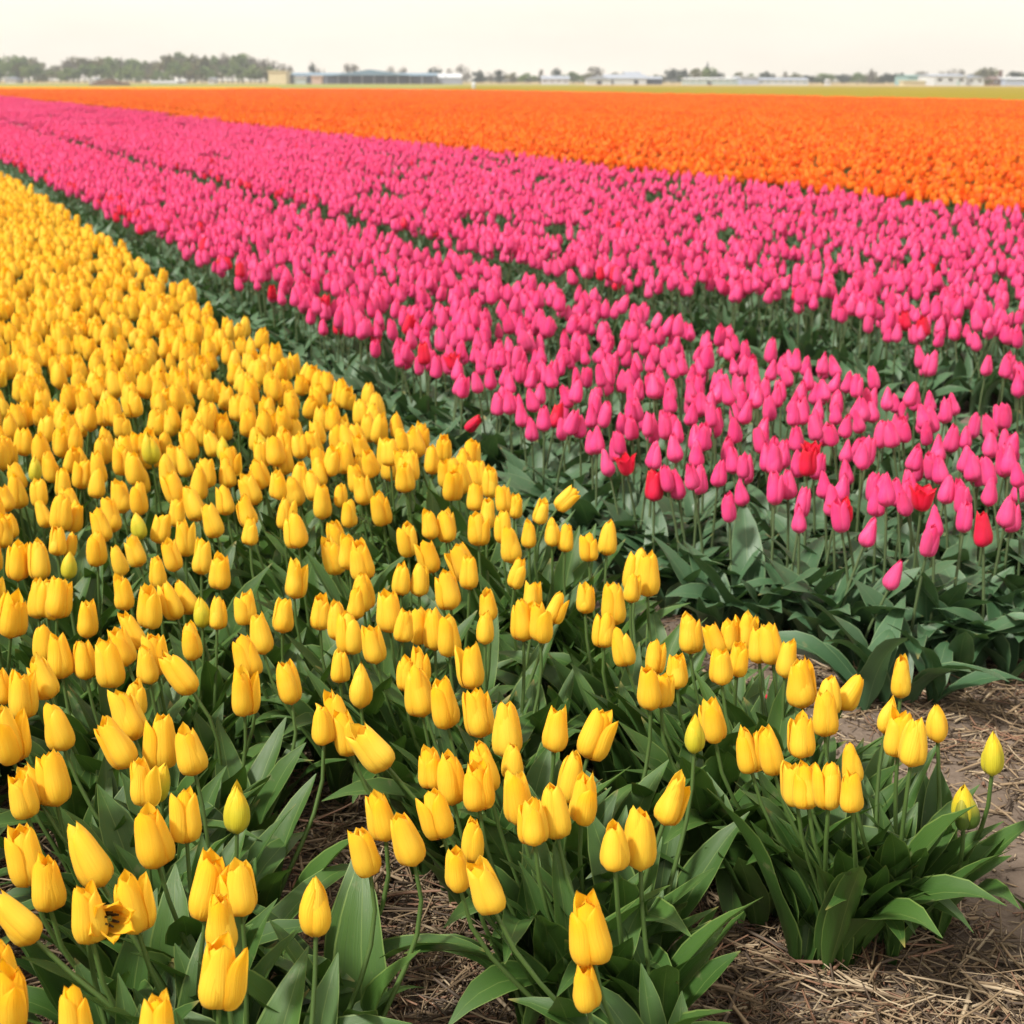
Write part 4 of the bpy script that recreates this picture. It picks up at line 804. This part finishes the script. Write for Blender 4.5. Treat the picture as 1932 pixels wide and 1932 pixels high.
building('farmhouse', 'white farmhouse with grey roof right of the middle of the horizon', 'farmhouse', 1021, 1072, 143, 540, 12, WHITE, GREY, 149, windows=4)
building('barn', 'white low barn with a pitched grey roof beside the farmhouse', 'barn', 1106, 1152, 143, 530, 14, WHITE, GREY, 150, 'y', doors=((.4,.6,.8,DARK),))
building('barn', 'wide grey roofed barn under the broad bare tree', 'barn', 1140, 1218, 140, 545, 20, WHITE, GREY, 148, doors=((.1,.2,.8,DARK),(.7,.8,.8,DARK)), windows=0)
building('domed_hall', 'grey hall with a rounded roof behind the farm barns', 'hall', 1178, 1208, 135, 560, 18, GREY, GREY, 142, arch=True)
building('barn', 'dark wide barn right of the grey roofed barn', 'barn', 1216, 1248, 144, 550, 14, DKB, GREY, 149)
building('glasshouse', 'long pale green glasshouse below the church spire', 'glasshouse', 1294, 1397, 146.5, 520, 16, GLASS, WHITE, 149, doors=((.38,.46,.7,DARK),), windows=8, wcol=GLASS)
building('hall', 'pale blue white hall between the glasshouse and the long white shed', 'hall', 1396, 1429, 144, 515, 18, LAV, WHITE, 146, 'flat')
building('white_shed', 'long white shed with a blue band of windows', 'shed', 1428, 1524, 147, 525, 16, WHITE, LAV, 150, windows=7, wcol=BLUE)
building('hut', 'tiny white hut in front of the dark hedge', 'hut', 1558, 1566, 149, 490, 3, WHITE, WHITE, 152, 'y')
building('teal_shed', 'teal clad shed left of the white halls', 'shed', 1711, 1759, 141, 530, 18, TEAL, TEAL, 143, doors=((.3,.42,.5,WHITE),))
building('cream_annex', 'low cream annex in front of the teal shed', 'building', 1704, 1762, 153, 500, 6, CREAM, CREAM, 154, 'flat')
building('white_hall', 'large white hall right of the teal shed', 'hall', 1761, 1822, 140, 490, 20, WHITE, LAV, 143, doors=((.7,.8,.5,GLASS),), windows=3)
building('white_hall', 'lower white hall joined to the large one beside the round tree', 'hall', 1823, 1855, 143, 492, 20, WHITE, LAV, 146, 'y', windows=2)
hb = building('brick_house', 'brown brick house with a chimney beside the round tree', 'house', 1872, 1896, 144, 500, 9, BRICK, ROOFR, 150, windows=2)
mb = MB(); mb.box(1.2, 2.2, 4.0, 5.0, 2.4, 5.2); link('chimney', mb.mesh('chimney', [BRICK], False), hb)
building('lavender_hall', 'pale lavender hall at the right edge of the horizon', 'hall', 1896, 1945, 145.5, 495, 16, LAV, WHITE, 149)
# church tower and spire
D = 690; c = empty('church', (far_x(1332, D), D, 0), 0, 3); tag(c, 'distant dark church spire rising over the trees', 'church')
mb = MB(); mb.box(-.7, .7, -.7, .7, 0, 7); link('tower', mb.mesh('tower', [DKB], False), c)
mb = MB(); mb.add([(-.8,-.8,7.003),(.8,-.8,7.003),(.8,.8,7.003),(-.8,.8,7.003),(0,0,10.6)], [(0,1,4),(1,2,4),(2,3,4),(3,0,4),(3,2,1,0)]); link('spire', mb.mesh('spire', [DKB], False), c)
# earth mound
def mound(u, v):
    a = u*PI; r = v; k = noise.noise(Vector((math.cos(a)*2, math.sin(a)*2, v*3)))
    return (math.cos(a)*9.0*(1-r)*(1+.25*k), math.sin(a)*5*(1-r)*(1+.25*k), 2.15*(r**.6)*(1+.2*k)*(1 if math.cos(a) < 0 else 1.0))
mm = grid(mound, 36, 8).mesh('earth_mound', [plain('mound_earth', (.14,.095,.07), .95, c2=(.07,.045,.035), scale=.7)])
o = link('earth_mound', mm); o.location = (far_x(203, 330), 330, .1); o.scale = (.52, .6, .62); tag(o, 'brown earth mound on the field edge before the left wood', 'mound')
# white marker by the green strip
mb = tube([(0, 0, 0), (0, 0, .5), (0, 0, .9), (0, 0, 1.0)], [.3, .35, .3, .05], 10); o = link('white_tub', mb.mesh('white_tub', [WHITE])); o.location = (far_x(892, 230), 230, .14); tag(o, 'small white tub standing in the green strip left of the middle', 'tub')

# ------------------------------------------------------------------ haze
mb = MB(); mb.box(-1000, 1000, -60, 1000, -1.03, 26); hz = bpy.data.materials.new('haze'); hz.use_nodes = True; nt = hz.node_tree; nt.nodes.clear()
ho = nt.nodes.new('ShaderNodeOutputMaterial'); hv = nt.nodes.new('ShaderNodeVolumePrincipled'); hv.inputs['Color'].default_value = (.86, .92, 1, 1); hv.inputs['Density'].default_value = HAZE; hv.inputs['Anisotropy'].default_value = .2
nt.links.new(hv.outputs[0], ho.inputs['Volume'])
tag(link('haze', mb.mesh('haze', [hz], False)), 'pale haze over the fields', 'haze', kind='stuff')
